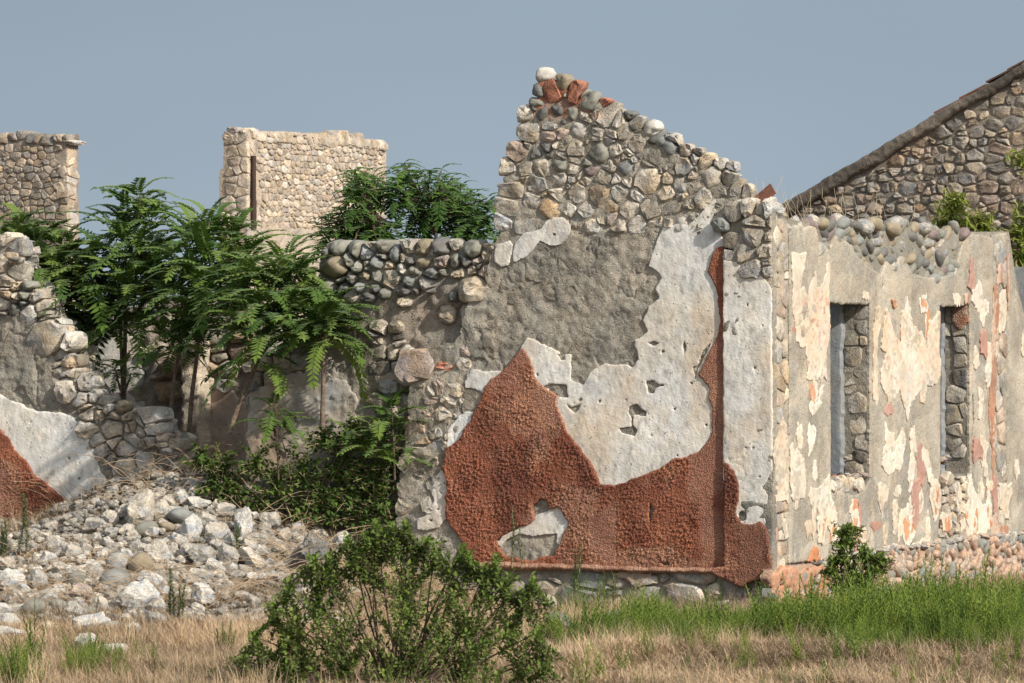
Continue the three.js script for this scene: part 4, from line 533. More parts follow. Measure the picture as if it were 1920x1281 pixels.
// ---------- the collapsed wall on the left, in the line of the front wall ----------
{
  const L0 = FF.world(-9.3, 0), LF = new Frame(L0, -TURN), wall = thing('ruined_wall', 'collapsed wall end stepping down rightwards, with grey, white and red coats, above the rubble heap', 'wall', L0.toArray(), -TURN);
  const zl = crop(0, 430, 240 / 769), z5 = crop(0, 620, 0.25);
  const prof = [-60, 436, 0, 446, 19, 455, 30, 474, 33, 492, 40, 520, 58, 536, 71, 561, 82, 583, 90, 608, 108, 614, 112, 630, 130, 636, 134, 655, 134, 680, 148, 705, 164, 726, 170, 740, 190, 752, 218, 772, 258, 782, 294, 796, 298, 812, 318, 822, 328, 838, 318, 870, 346, 880, 338, 905, 350, 960, 360, 1040, -60, 1060];
  const base = part(wall, 'rubble_core', sheet({ poly: LF.pts(prof, 0), cell: 0.03, h: 0, t: 0, back: -0.5, warp: 0.025, cap: true, relief: (x, y) => 0.012 * fbm(x * 6, y * 6, 4) + 0.01 * fbm(x * 19, y * 19, 2), color: (x, y) => mix([0.46, 0.42, 0.36], [0.33, 0.3, 0.26], sat(0.5 + fbm(x * 2, y * 2, 4))) }), M.render);
  const grey = LF.pts([-60, 588, 0, 590, 30, 588, 62, 596, 78, 640, 96, 660, 105, 690, 114, 720, 138, 745, 150, 772, 170, 800, 185, 830, 200, 850, 214, 880, 226, 905, 240, 935, 226, 962, 200, 990, -60, 1010], 0.04);
  part(wall, 'grey_render', sheet({ poly: grey, cell: 0.0135, h: 0.012, t: 0.026, back: -0.01, warp: 0.03, wf: 6, relief: (x, y) => Math.min(0.01, rubRelief(1.2, 50)(x, y) - 0.008), color: greyColor(50) }), M.render);
  part(wall, 'white_plaster', sheet({ poly: LF.pts([-60, 725, 0, 742, 15, 750, 32, 756, 52, 765, 72, 772, 105, 772, 135, 780, 147, 797, 165, 825, 180, 852, 186, 882, 201, 907, 212, 935, 214, 958, 200, 978, 150, 1000, -60, 1020], 0.06), holes: [[184, 930, 4, 5], [128, 861, 2, 2.5], [163, 841, 1.5, 2], [148, 898, 1.5, 2], [55, 790, 1.5, 1.5]].map((h) => LF.pts(circle(...h), 0.06)), cell: 0.0135, h: 0.04, t: 0.014, back: 0, warp: 0.012, wf: 8, relief: whiteRelief(33), color: whiteColor(33, -0.2), edge: 0.008 }), M.plaster);
  part(wall, 'red_roughcast', sheet({ poly: LF.pts([-60, 740, 0, 808, 12, 820, 25, 842, 50, 867, 62, 890, 82, 902, 105, 925, 122, 940, 142, 960, 158, 975, 150, 1010, -60, 1030], 0.08), cell: 0.01, h: 0.056, t: 0.02, back: 0, warp: 0.012, relief: castRelief(70), color: castColor(70), edge: 0.012, lip: 0.3 }), M.cast);
  // fitted stones showing between the coats and the broken edge
  const r = rng(201), list = [];
  for (const s of 'c35,60,30,1.2;m80,120,44,1;l20,210,44,1;d80,185,30,1.2;m75,250,50,1;c40,310,44,1.4;l40,355,30,1;c95,355,30,1.2;e160,360,36,1.4;o38,400,40,1;w100,405,36,1;e155,395,40,1.1;c20,445,44,1.2;l200,410,36,1;c90,430,34,1.4;d90,470,40,1;b145,460,36,1;l20,475,26,1.6;w165,500,50,1.5;l190,455,28,1;c235,470,36,1;l250,500,26,1;m265,560,34,1;l290,650,92,1.2;w390,680,48,1.2;m350,740,48,1;w370,800,36,1.5;w385,840,40,1.4;c440,880,36,1.2;w500,930,50,1;l410,960,60,1;w330,580,30,1.2;m440,790,26,1;l490,1010,44,1.5;m440,980,30,1;l545,1000,30,1.2'.split(';')) { const m = s.slice(1).split(',').map(Number), p = zl([m[0], m[1]]), q = LF.pt(p[0], p[1], 0.05); list.push({ x: q[0], y: q[1], r: m[2] * 240 / 769 / 167 * 1.24, tone: s[0], wide: m[3] }); }
  for (const s of 'l640,580,30,1.3;l670,640,50,1.3;l730,650,44,1.2;c840,665,40,2;w800,600,34,2;m770,540,36,1.4;e760,560,26,1;t920,580,40,1;l950,640,30,1;w1120,655,58,1.5;w1060,690,28,1.4;l990,730,34,1;c830,740,70,1.5;l660,740,56,1.3;w1140,730,44,1.4;l960,740,30,.7;m1030,750,36,1.2;l730,830,44,1.2;l850,830,48,1.3;m980,820,46,1.5;l1130,850,40,1.2;w1220,855,36,1.2;l1300,860,34,1.2;l770,910,56,1.3;l930,895,58,1.6;l1090,880,40,1.1;m1150,930,34,1.3;m1220,930,44,1.5;l830,970,44,1.1;l930,965,40,1.2;w1080,980,72,1.3;m1220,980,50,1.4;l930,1050,90,1.6;l1180,1080,40,1;o1330,1070,72,1.3;l900,1190,80,1.3;m1020,1180,60,1;w1100,1170,60,1.2;l1270,1150,40,1;w1180,1210,46,1;m780,1120,60,.7;l840,1250,50,1;m800,980,30,1'.split(';')) { const m = s.slice(1).split(',').map(Number), p = z5([m[0], m[1]]), q = LF.pt(p[0], p[1], 0.05); list.push({ x: q[0], y: q[1], r: m[2] * 0.25 / 167 * 1.24, tone: s[0], wide: m[3] }); }
  const river = (s) => 'detb'.includes(s.tone), cs = cells(list, 0.012, { reach: 1.15 });
  lay(wall, 'stone', cs.filter((s) => !river(s)), { mat: tone, h: 0.0, bury: 0.2, prot: (s, r) => (s.tone === 'm' ? 0.03 : rnd(0.05, 0.11, r)), seed: 31, crease: 0.6, inset: 0.12, dome: 0.4 });
  lay(wall, 'river_stone', cs.filter(river), { mat: tone, h: 0.0, prot: (s, r) => rnd(0.08, 0.12, r), round: 2, inset: 0.24, seed: 32 });
  // the thickness of the broken end, stone by stone, where it faces the sun
  const edge = []; for (let i = 2; i < prof.length - 8; i += 2) edge.push(LF.pt(prof[i], prof[i + 1], 0));
  for (let k = 0; k < edge.length - 1; k++) { const a = edge[k], b = edge[k + 1], L = Math.hypot(b[0] - a[0], b[1] - a[1]); for (let q = 0; q < L / 0.1 * 4.2; q++) { const t = r(), w = rnd(0.05, 0.12, r); loose(wall, 'edge_stone', pick(SMALL, r), S[pick('lcwlcwpgemo', r)], a[0] + (b[0] - a[0]) * t - 0.03, a[1] + (b[1] - a[1]) * t - 0.02 + rnd(-0.03, 0.03, r), rnd(-0.5, 0.0, r), w * 1.35, w * 0.8, w, r, 0.35); } }
}

// ---------- the low inner wall with river stones along its top ----------
{
  const o = FF.world(-5, 0, -0.08), WF = new Frame(o, -TURN), wall = thing('inner_wall', 'low rough grey wall with river stones along its top, left of the gable', 'wall', o.toArray(), -TURN);
  part(wall, 'wall_core', sheet({ poly: WF.pts([600, 478, 690, 468, 800, 468, 870, 462, 960, 462, 960, 1010, 455, 1010, 461, 730, 475, 690, 540, 640, 590, 600, 598, 540], 0), cell: 0.025, h: 0, t: 0, back: -0.4, warp: 0.03, cap: true, relief: (x, y) => 1.4 * rubRelief(1.2, 80)(x, y) + 0.01 * fbm(x * 14, y * 14, 3), color: (x, y) => { const a = fbm(x * 1.6, y * 1.6, 4), c = greyColor(80)(x, y); return mix(c, [0.46, 0.36, 0.28], sat(a * 2 - 0.35 + step(2.6, 1.4, y) * 0.35) * 0.5); } }), M.render);
  const r = rng(301), poly = WF.pts([598, 470, 680, 466, 800, 460, 925, 462, 925, 520, 870, 540, 800, 548, 740, 560, 690, 565, 600, 560], 0);
  const list = [], zz = crop(560, 300, 540 / 1920);
  for (const s of 'e260,600,50,1.5;e370,605,52,1.2;w445,625,44,1.4;l480,580,28,1.5;e570,590,44,1.3;b640,625,48,1.2;w730,585,46,1.4;t835,605,58,1.1;d940,590,54,1.1;w1035,565,30,1.2;e1160,605,56,1.4;l1265,600,34,1.6;d190,625,26,1;d230,650,32,1;b285,650,36,.8;e340,665,50,1.1;l445,690,34,.8;e560,640,34,1.3;l700,640,34,.7;d740,660,36,.8;t840,675,56,1.5;p950,670,48,1;e1045,685,44,1.2;d1110,675,44,1.1;p1190,660,40,1.3;c1250,640,44,1;t250,715,72,1.7;e395,715,44,1.3;e465,725,30,1.2;b530,690,46,1;l600,710,34,.7;x685,730,28,.7;e780,740,32,1.6;b880,755,48,1.3;e960,745,24,.8;c1070,740,36,1.4;l1150,735,36,1.5;d1205,715,32,.8;e285,785,40,1.1;e355,795,42,.9;t445,775,40,1;e520,775,46,1;m610,790,60,1.2;b740,810,32,1;c860,815,44,1.2;p1250,750,50,1;e190,855,44,1.4;d310,850,44,1.5;b420,840,36,1.2;d500,845,36,1.3;e580,890,30,1.2;d460,905,38,1.5;m340,900,40,1;d700,880,40,1.4;d880,860,22,1;d785,880,18,1;d1030,905,32,1;c1180,870,84,1.1;l985,1030,46,1;c1180,995,60,1.4;l700,935,34,1.2;e190,900,30,1'.split(';')) { const m = s.slice(1).split(',').map(Number), p = zz([m[0], m[1]]), q = WF.pt(p[0], p[1], 0.05); list.push({ x: q[0], y: q[1], r: m[2] * 540 / 1920 / 172 * 1.2, tone: s[0], wide: m[3] }); }
  const river = (s) => 'detbx'.includes(s.tone), cs = cells(list, 0.01, { reach: 1.12 });
  lay(wall, 'river_stone', cs.filter(river), { mat: tone, h: 0.0, bury: 0.15, prot: (s, q) => rnd(0.08, 0.14, q), round: 2, inset: 0.25, seed: 41 });
  lay(wall, 'stone', cs.filter((s) => !river(s)), { mat: tone, h: 0.0, bury: 0.1, prot: (s, q) => (s.r > 0.12 ? 0.14 : rnd(0.06, 0.1, q)), crease: 0.6, seed: 42 });
  for (let k = 0; k < 46; k++) { const p = WF.pt(rnd(600, 930, r), 0, 0), y = WF.pt(760, rnd(458, 472, r), 0)[1], w = rnd(0.06, 0.11, r); cobble(wall, 'river_stone', S[pick('debtlcex', r)], p[0], y - 0.02, rnd(-0.38, -0.02, r), w * 1.4, w * 0.8, w * 1.1, r); }
  // bare patches of stone lower down and a lighter coat of plaster
  lay(wall, 'stone', cells(courses(WF.pts([690, 600, 730, 590, 775, 640, 775, 780, 740, 790, 700, 760, 680, 690], 0.03), 0.2, 0.15, r, { margin: 0.1 }), 0.014, { flat: 1.2, keep: (x, y, s) => s.inside }), { mat: (s, q) => S[pick('glkglc', q)], h: 0.01, prot: (s, q) => rnd(0.03, 0.08, q), crease: 0.6, seed: 43 });
  lay(wall, 'stone', cells(courses(WF.pts([470, 690, 520, 650, 570, 660, 560, 700, 500, 720, 466, 730], 0.03), 0.22, 0.16, r, { margin: 0.1 }), 0.014, { flat: 1.2, keep: (x, y, s) => s.inside }), { mat: (s, q) => S[pick('glco', q)], h: 0.01, prot: (s, q) => rnd(0.04, 0.1, q), crease: 0.6, seed: 44 });
  part(wall, 'beige_plaster', sheet({ poly: WF.pts([463, 735, 500, 718, 560, 700, 600, 695, 650, 720, 670, 760, 660, 800, 640, 860, 600, 900, 463, 900], 0.04), cell: 0.016, h: 0.012, t: 0.022, back: 0, warp: 0.04, wf: 5, relief: rubRelief(0.6, 90), color: (x, y) => mix(mix([0.46, 0.41, 0.35], [0.42, 0.31, 0.22], sat(0.2 + 1.6 * fbm(x * 2.2, y * 0.9, 4))), [0.48, 0.49, 0.5], sat(fbm(x * 1.8 + 9, y * 1.8, 3) * 2)) }), M.plaster);
}
// ---------- walls farther inside, seen between the trunks ----------
{
  const o = FF.world(-8.5, 0, -2.2), WF = new Frame(o, -TURN), wall = thing('room_wall', 'pale inner wall with stone pier, half hidden behind the sapling trunks', 'wall', o.toArray(), -TURN);
  part(wall, 'wall_core', sheet({ poly: WF.pts([20, 600, 90, 575, 200, 585, 300, 560, 420, 560, 520, 600, 520, 1000, 20, 1000], 0), cell: 0.03, h: 0, t: 0, back: -0.4, warp: 0.04, cap: true, relief: rubRelief(1.3, 20), color: (x, y) => mix([0.5, 0.45, 0.39], [0.4, 0.35, 0.3], sat(0.5 + fbm(x * 2, y * 2, 4))) }), M.render);
  part(wall, 'white_plaster', sheet({ poly: WF.pts([160, 600, 210, 610, 262, 640, 268, 700, 275, 760, 300, 790, 300, 900, 160, 900], 0.03), cell: 0.02, h: 0.01, t: 0.02, back: 0, warp: 0.03, relief: whiteRelief(44), color: whiteColor(44, 0.3) }), M.plaster);
  part(wall, 'pink_plaster', sheet({ poly: WF.pts([385, 740, 425, 725, 462, 760, 462, 900, 375, 900], 0.03), cell: 0.02, h: 0.01, t: 0.02, back: 0, warp: 0.02, relief: whiteRelief(46), color: (x, y) => mix([0.55, 0.43, 0.35], [0.46, 0.36, 0.3], sat(0.5 + fbm(x * 4, y * 2, 3))) }), M.plaster);
  part(wall, 'pale_pier', sheet({ poly: WF.pts([338, 640, 374, 640, 374, 900, 338, 900], 0.3), cell: 0.025, h: 0.2, t: 0.1, back: -0.05, warp: 0.02, relief: rubRelief(0.8, 47), color: (x, y) => mix([0.66, 0.58, 0.47], [0.56, 0.47, 0.37], sat(0.5 + fbm(x * 4, y * 3, 3))) }), M.render);
  const r = rng(311);
  lay(wall, 'stone', cells(courses(WF.pts([272, 640, 340, 640, 340, 780, 280, 780], 0.04), 0.34, 0.24, r, { margin: 0.1 }), 0.02, { flat: 1.3, keep: (x, y, s) => s.inside }), { mat: (s, q) => S[pick('lcpo', q)], h: 0.02, prot: (s, q) => rnd(0.06, 0.16, q), crease: 0.6, seed: 45 });
  lay(wall, 'stone', cells(courses(WF.pts([375, 620, 450, 600, 510, 620, 500, 700, 440, 740, 380, 730], 0.04), 0.26, 0.18, r, { margin: 0.1 }), 0.02, { flat: 1.3, keep: (x, y, s) => s.inside }), { mat: (s, q) => S[pick('lcpog', q)], h: 0.02, prot: (s, q) => rnd(0.04, 0.1, q), crease: 0.6, seed: 46 });
}

// ---------- the tall gabled building behind on the right ----------
{
  const o = at(1700, 600, 76); o.y = 0.1; const GF = new Frame(o, -TURN), b = thing('gabled_building', 'weathered rubble stone gable with sloping mortared verge, behind the side wall', 'building', o.toArray(), -TURN);
  const top = [1440, 420, 1466, 402, 1500, 376, 1600, 318, 1700, 259, 1800, 201, 1900, 142, 1990, 90, 2140, 150, 2400, 300];
  const hole = GF.pts([1769, 349, 1776, 346, 1785, 350, 1783, 360, 1772, 361], 0.03);
  const wall = part(b, 'gable_wall', sheet({ poly: GF.pts([...top, 2400, 640, 1440, 640], 0), holes: [hole], cell: 0.05, h: 0.015, t: 0, back: -0.5, warp: 0.02, cap: true, relief: (x, y) => 0.015 * fbm(x * 6, y * 6, 4) + 0.01 * fbm(x * 15, y * 15, 2), color: (x, y) => mix([0.36, 0.305, 0.25], [0.27, 0.225, 0.185], sat(0.5 + fbm(x * 1.2, y * 1.2, 4))) }), M.render);
  const r = rng(321), region = GF.pts([1462, 420, 1500, 394, 1600, 336, 1700, 276, 1800, 216, 1930, 140, 1930, 440, 1462, 440], 0.04);
  const tones = ['llcgpolk', 'lgpgkolg'];
  lay(wall, 'stone', cells(courses(region, 0.2, 0.125, r, { vary: 0.6 }), 0.014, { flat: 1.3, reach: 1.25, keep: (x, y, s) => s.inside && sdPoly(hole, x, y) < -0.02 }), { mat: (s, q) => WARM[pick(fbm(s.x * 0.6, s.y * 0.6, 3) > 0 ? tones[0] : tones[1], q)], h: 0.0, prot: (s, q) => rnd(0.03, 0.065, q), seed: 51, crease: 0.5, inset: 0.18, dome: 0.3 });
  part(b, 'verge', sheet({ poly: GF.pts([1455, 388, 1500, 362, 1550, 332, 1600, 303, 1650, 274, 1700, 245, 1750, 215, 1800, 186, 1850, 157, 1900, 128, 1930, 110, 1990, 75, 1990, 95, 1930, 135, 1900, 148, 1850, 182, 1800, 206, 1750, 242, 1700, 267, 1650, 304, 1600, 328, 1550, 362, 1500, 387, 1455, 418], 0.15), cell: 0.02, h: 0.06, t: 0.1, back: -0.4, warp: 0.014, wf: 4, edge: 0.03, lip: 0.5, relief: (x, y) => 0.014 * fbm(x * 4, y * 4, 4) + 0.012 * fbm(x * 16, y * 16, 2), color: (x, y) => { const a = fbm(x * 1.3 + y, y * 2, 4); return mix([0.145, 0.12, 0.098], [0.3, 0.25, 0.205], sat(0.35 + 1.8 * a)); } }), M.render);
  // edges of roof tiles along the verge and the roof behind
  const line = GF.pts([1462, 382, 1500, 360, 1600, 301, 1755, 210, 1800, 184, 1850, 155, 1900, 126, 1930, 108, 1990, 73], 0.1);
  for (let k = 0; k < line.length - 1; k++) { const a = line[k], c = line[k + 1], L = Math.hypot(c[0] - a[0], c[1] - a[1]), n = Math.max(1, Math.round(L / 0.34)), ang = Math.atan2(c[1] - a[1], c[0] - a[0]); for (let q = 0; q < n; q++) { if (k < 3 || r() < 0.25) continue; const t = (q + 0.5) / n, m = part(b, 'roof_tile', new THREE.BoxGeometry(0.42, 0.022, 0.5), r() < 0.4 ? M.tile : M.tileDark); m.position.set(a[0] + (c[0] - a[0]) * t, a[1] + (c[1] - a[1]) * t + rnd(-0.02, 0.005, r), -0.12); m.rotation.z = ang - 0.05; } }
  const A = line[0], B = line[line.length - 1], roof = part(b, 'roof', new THREE.BoxGeometry(Math.hypot(B[0] - A[0], B[1] - A[1]), 0.1, 7), M.tileDark); roof.position.set((A[0] + B[0]) / 2 + 0.06, (A[1] + B[1]) / 2 - 0.16, -4); roof.rotation.z = Math.atan2(B[1] - A[1], B[0] - A[0]);
}

// ---------- two tall wall stumps far behind on the left ----------
{
  const o = at(462, 600, 88); o.y = 0.2; const f = new Frame(o, -TURN), s = new Frame(o, Math.PI / 2 - TURN), r = rng(331);
  const w = thing('tall_wall_stump', 'tall sunlit pink limestone wall with dressed corner and rusty pipe, behind the trees', 'wall', o.toArray(), -TURN);
  const coreOpt = { cell: 0.05, h: 0.0, t: 0, warp: 0.015, cap: true, relief: (x, y) => 0.012 * fbm(x * 8, y * 8, 3), color: (x, y) => mix([0.6, 0.5, 0.4], [0.5, 0.42, 0.34], sat(0.5 + fbm(x * 1.5, y * 1.5, 4))) };
  part(w, 'wall_core', sheet({ poly: f.pts([411, 318, 421, 314, 421, 250, 461.5, 246, 461.5, 640, 411, 640], 0), back: -5.3, ...coreOpt, cap: false }), M.render);
  const side = part(w, 'sunlit_face', sheet({ poly: s.pts([462, 247, 500, 246, 560, 248, 640, 255, 724, 265, 722, 640, 462, 640], 0), back: -0.4, ...coreOpt, h: 0.003 }), M.render); side.rotation.y = Math.PI / 2;
  lay(w, 'corner_block', cells(courses(f.pts([421, 256, 462, 252, 462, 470, 412, 470, 412, 320, 421, 318], 0.02), 0.24, 0.2, r, { vary: 0.25, margin: 0.1 }), 0.012, { flat: 1.2, keep: (x, y, q) => q.inside, clip: [-0.48, -1, 0.03, 9] }), { mat: (q, k) => ROSE[pick('abc', k)], h: 0.0, prot: (q, k) => rnd(0.02, 0.035, k), seed: 61, crease: 0.5, inset: 0.1, dome: 0.3 });
  lay(side, 'corner_block', cells(courses(s.pts([464, 256, 486, 256, 486, 480, 464, 480], 0.02), 0.5, 0.2, r, { vary: 0.2, margin: 0.0 }), 0.012, { flat: 1.5, keep: (x, y, q) => q.inside, clip: [0.0, -1, 0.5, 9] }), { mat: (q, k) => ROSE[pick('abc', k)], h: 0.0, prot: (q, k) => rnd(0.015, 0.03, k), seed: 62, inset: 0.08, dome: 0.2, owner: w });
  lay(side, 'stone', cells(courses(s.pts([487, 258, 560, 258, 640, 264, 722, 274, 722, 428, 487, 428], 0.02), 0.16, 0.086, r, { vary: 0.5, margin: 0.1 }), 0.012, { flat: 1.7, reach: 1.1, keep: (x, y, q) => q.inside }), { mat: (q, k) => ROSE[pick('aabbcdaw', k)], h: 0.0, prot: (q, k) => rnd(0.012, 0.034, k), seed: 63, inset: 0.14, dome: 0.4, owner: w });
  lay(side, 'cap_stone', cells(courses(s.pts([462, 245, 500, 243, 560, 245, 640, 252, 724, 262, 724, 272, 640, 262, 560, 255, 462, 255], 0.02), 0.3, 0.11, r, { vary: 0.4, margin: 0.0 }), 0.012, { flat: 2, reach: 1.1, keep: (x, y, q) => q.inside, clip: [0.0, 0, 5.72, 9] }), { mat: (q, k) => ROSE[pick('wab', k)], h: 0.0, bury: 0.3, prot: (q, k) => rnd(0.025, 0.05, k), seed: 64, crease: 0.6, inset: 0.1 });
  lay(w, 'cap_stone', cells(courses(f.pts([419, 246, 463, 243, 463, 257, 419, 260], 0.02), 0.15, 0.09, r, { margin: 0.0 }), 0.01, { flat: 1.5, reach: 1.1, keep: (x, y, q) => q.inside, clip: [-0.37, 0, 0.02, 6.2] }), { mat: (q, k) => ROSE[pick('abg', k)], h: 0.0, bury: 0.3, prot: (q, k) => rnd(0.03, 0.055, k), seed: 65, crease: 0.6 });
  part(side, 'plaster_band', sheet({ poly: s.pts([470, 432, 520, 425, 600, 432, 722, 428, 722, 640, 470, 640], 0.05), cell: 0.04, h: 0.02, t: 0.03, back: 0, warp: 0.04, relief: rubRelief(0.8, 66), color: (x, y) => mix([0.55, 0.46, 0.37], [0.44, 0.37, 0.31], sat(0.5 + fbm(x * 2, y * 2, 4))) }), M.render);
  const a = s.pt(479.5, 292, 0.09), c = s.pt(479.5, 430, 0.09), pipe = part(side, 'rusty_pipe', mergeGeometries([new THREE.CylinderGeometry(0.042, 0.042, (a[1] - c[1]) * 0.62, 10), new THREE.CylinderGeometry(0.05, 0.05, (a[1] - c[1]) * 0.4, 10).translate(0, -(a[1] - c[1]) * 0.49, 0)]), M.rust); pipe.position.set(a[0], a[1] - (a[1] - c[1]) * 0.31, 0.05);
}
{
  const o = at(125, 600, 90); o.y = 0.2; const f = new Frame(o, -TURN), s = new Frame(o, Math.PI / 2 - TURN), r = rng(341);
  const w = thing('tall_wall_stump', 'tall shaded rubble wall stump at the left edge, slab jutting at its top right', 'wall', o.toArray(), -TURN);
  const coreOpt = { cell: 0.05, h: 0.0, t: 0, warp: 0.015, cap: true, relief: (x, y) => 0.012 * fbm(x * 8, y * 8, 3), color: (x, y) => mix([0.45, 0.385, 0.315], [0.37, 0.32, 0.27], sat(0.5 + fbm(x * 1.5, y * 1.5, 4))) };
  part(w, 'wall_core', sheet({ poly: f.pts([-60, 256, 122, 256, 124.5, 270, 124.5, 640, -60, 640], 0), back: -0.42, ...coreOpt }), M.render);
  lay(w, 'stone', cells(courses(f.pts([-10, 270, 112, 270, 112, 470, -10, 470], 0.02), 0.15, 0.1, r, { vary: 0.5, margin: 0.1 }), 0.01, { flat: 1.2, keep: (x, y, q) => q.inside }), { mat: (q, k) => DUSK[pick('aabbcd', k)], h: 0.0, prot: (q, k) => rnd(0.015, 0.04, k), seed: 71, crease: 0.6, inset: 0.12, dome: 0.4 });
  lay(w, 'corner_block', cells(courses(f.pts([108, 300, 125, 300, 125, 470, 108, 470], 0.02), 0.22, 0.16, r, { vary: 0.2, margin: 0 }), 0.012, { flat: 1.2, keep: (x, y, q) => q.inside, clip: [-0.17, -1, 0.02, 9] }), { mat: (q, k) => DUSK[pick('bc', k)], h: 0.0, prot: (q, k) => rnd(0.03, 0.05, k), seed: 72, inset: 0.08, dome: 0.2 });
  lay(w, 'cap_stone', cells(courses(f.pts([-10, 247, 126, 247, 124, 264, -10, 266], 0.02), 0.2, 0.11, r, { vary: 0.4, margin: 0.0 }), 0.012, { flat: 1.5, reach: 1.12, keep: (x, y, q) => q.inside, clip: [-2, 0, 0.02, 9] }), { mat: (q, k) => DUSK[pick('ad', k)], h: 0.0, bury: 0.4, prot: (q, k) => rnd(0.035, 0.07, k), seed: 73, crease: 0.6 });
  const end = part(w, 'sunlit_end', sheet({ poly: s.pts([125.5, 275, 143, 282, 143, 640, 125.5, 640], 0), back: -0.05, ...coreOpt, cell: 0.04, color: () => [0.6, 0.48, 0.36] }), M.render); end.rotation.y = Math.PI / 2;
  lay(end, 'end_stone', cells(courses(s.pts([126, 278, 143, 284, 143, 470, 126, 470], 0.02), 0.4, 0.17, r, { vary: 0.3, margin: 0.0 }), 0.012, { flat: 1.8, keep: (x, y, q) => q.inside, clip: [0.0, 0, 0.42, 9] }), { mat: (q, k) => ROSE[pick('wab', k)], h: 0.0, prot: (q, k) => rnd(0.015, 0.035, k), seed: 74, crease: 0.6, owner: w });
  const a = s.pt(134, 268, 0.02), slab = part(w, 'jutting_slab', ROCKS[5], ROSE.w); slab.scale.set(0.17, 0.07, 0.4); slab.position.set(0.02, a[1], -0.2); 
}

// ---------- leaf materials ----------
const leafMat = (r, g, b, through = 0.3) => new THREE.MeshPhysicalMaterial({ color: C(r, g, b), roughness: 0.93, transmission: through, thickness: 0, side: THREE.DoubleSide, specularIntensity: 0.35 });
const FROND = [leafMat(0.07, 0.135, 0.02), leafMat(0.095, 0.168, 0.026), leafMat(0.05, 0.105, 0.018), leafMat(0.135, 0.205, 0.036)];
const FINE = [leafMat(0.058, 0.125, 0.016), leafMat(0.085, 0.165, 0.022), leafMat(0.042, 0.1, 0.015)];
const BUSH = [leafMat(0.095, 0.155, 0.026, 0.35), leafMat(0.135, 0.205, 0.036, 0.35), leafMat(0.2, 0.265, 0.055, 0.35)];
const BRAMBLE = [leafMat(0.06, 0.115, 0.018), leafMat(0.105, 0.175, 0.028), leafMat(0.16, 0.22, 0.045)];
const WEED = [leafMat(0.15, 0.225, 0.03, 0.3), leafMat(0.21, 0.27, 0.045, 0.3), leafMat(0.11, 0.18, 0.028, 0.3)];
const YELLOW = leafMat(0.23, 0.28, 0.045, 0.4), HORSE = leafMat(0.085, 0.15, 0.05, 0.25), STRAW = std(C(0.47, 0.34, 0.19), { roughness: 1 }), STRAWS = [C(0.40, 0.29, 0.175), C(0.33, 0.23, 0.14), C(0.46, 0.35, 0.22), C(0.28, 0.2, 0.13), C(0.24, 0.18, 0.125)];

// a compound leaf: a drooping rib along x with pairs of pointed leaflets
function frondGeo(seed, { len = 0.7, pairs = 13, leaf = 0.112, wid = 0.043, droop = 0.55, up = 0.25 } = {}) {
  const r = rng(seed), b = new Build(), P = (t) => V(len * t * (1 - 0.12 * t), len * (up * t - droop * t * t), len * 0.08 * Math.sin(t * 3 + seed)), pts = [];
  for (let k = 0; k <= 6; k++) pts.push(P(k / 6));
  b.tube(pts, 0.006, 0.002, 3);
  for (let k = 0; k < pairs; k++) {
    const t = 0.16 + 0.84 * (k + 0.5) / pairs, o = P(t), d = P(Math.min(1, t + 0.05)).sub(P(t - 0.05)).normalize(), size = leaf * (0.65 + 0.6 * Math.sin(Math.PI * (0.2 + 0.75 * t))) * rnd(0.85, 1.12, r);
    for (const s of [-1, 1]) { const dir = V(0, 0, s).addScaledVector(d, 0.45 + 0.35 * t).add(V(0, -0.3 - rnd(0, 0.35, r), 0)).normalize(), side = d.clone().addScaledVector(dir, -d.dot(dir)).normalize().multiplyScalar(s); b.leaf(o, dir, side, size, wid * rnd(0.85, 1.2, r), 0.2, 0.22); }
  }
  const e = P(1), d = P(1).sub(P(0.9)).normalize(); b.leaf(e, d, V(0, 0, 1), leaf * 0.8, wid, 0.2, 0.2);
  return b.geo();
}
const FRONDS = [...Array(8)].map((_, k) => frondGeo(900 + k, { len: 0.62 + 0.05 * (k % 4), droop: 0.5 + 0.12 * (k % 5), up: 0.3 + 0.16 * (k % 3), pairs: 12 + k % 3 }));
const SPRAYS = [...Array(6)].map((_, k) => frondGeo(940 + k, { len: 0.27, pairs: 6, leaf: 0.085, wid: 0.034, droop: 1.0, up: 0.35 }));
function placeFrond(parent, name, geos, mats, o, az, pitch, scale, r) { const m = part(parent, name, pick(geos, r), pick(mats, r)); m.position.copy(o); m.rotation.set(0, az, pitch, 'YZX'); m.scale.setScalar(scale); return m; }
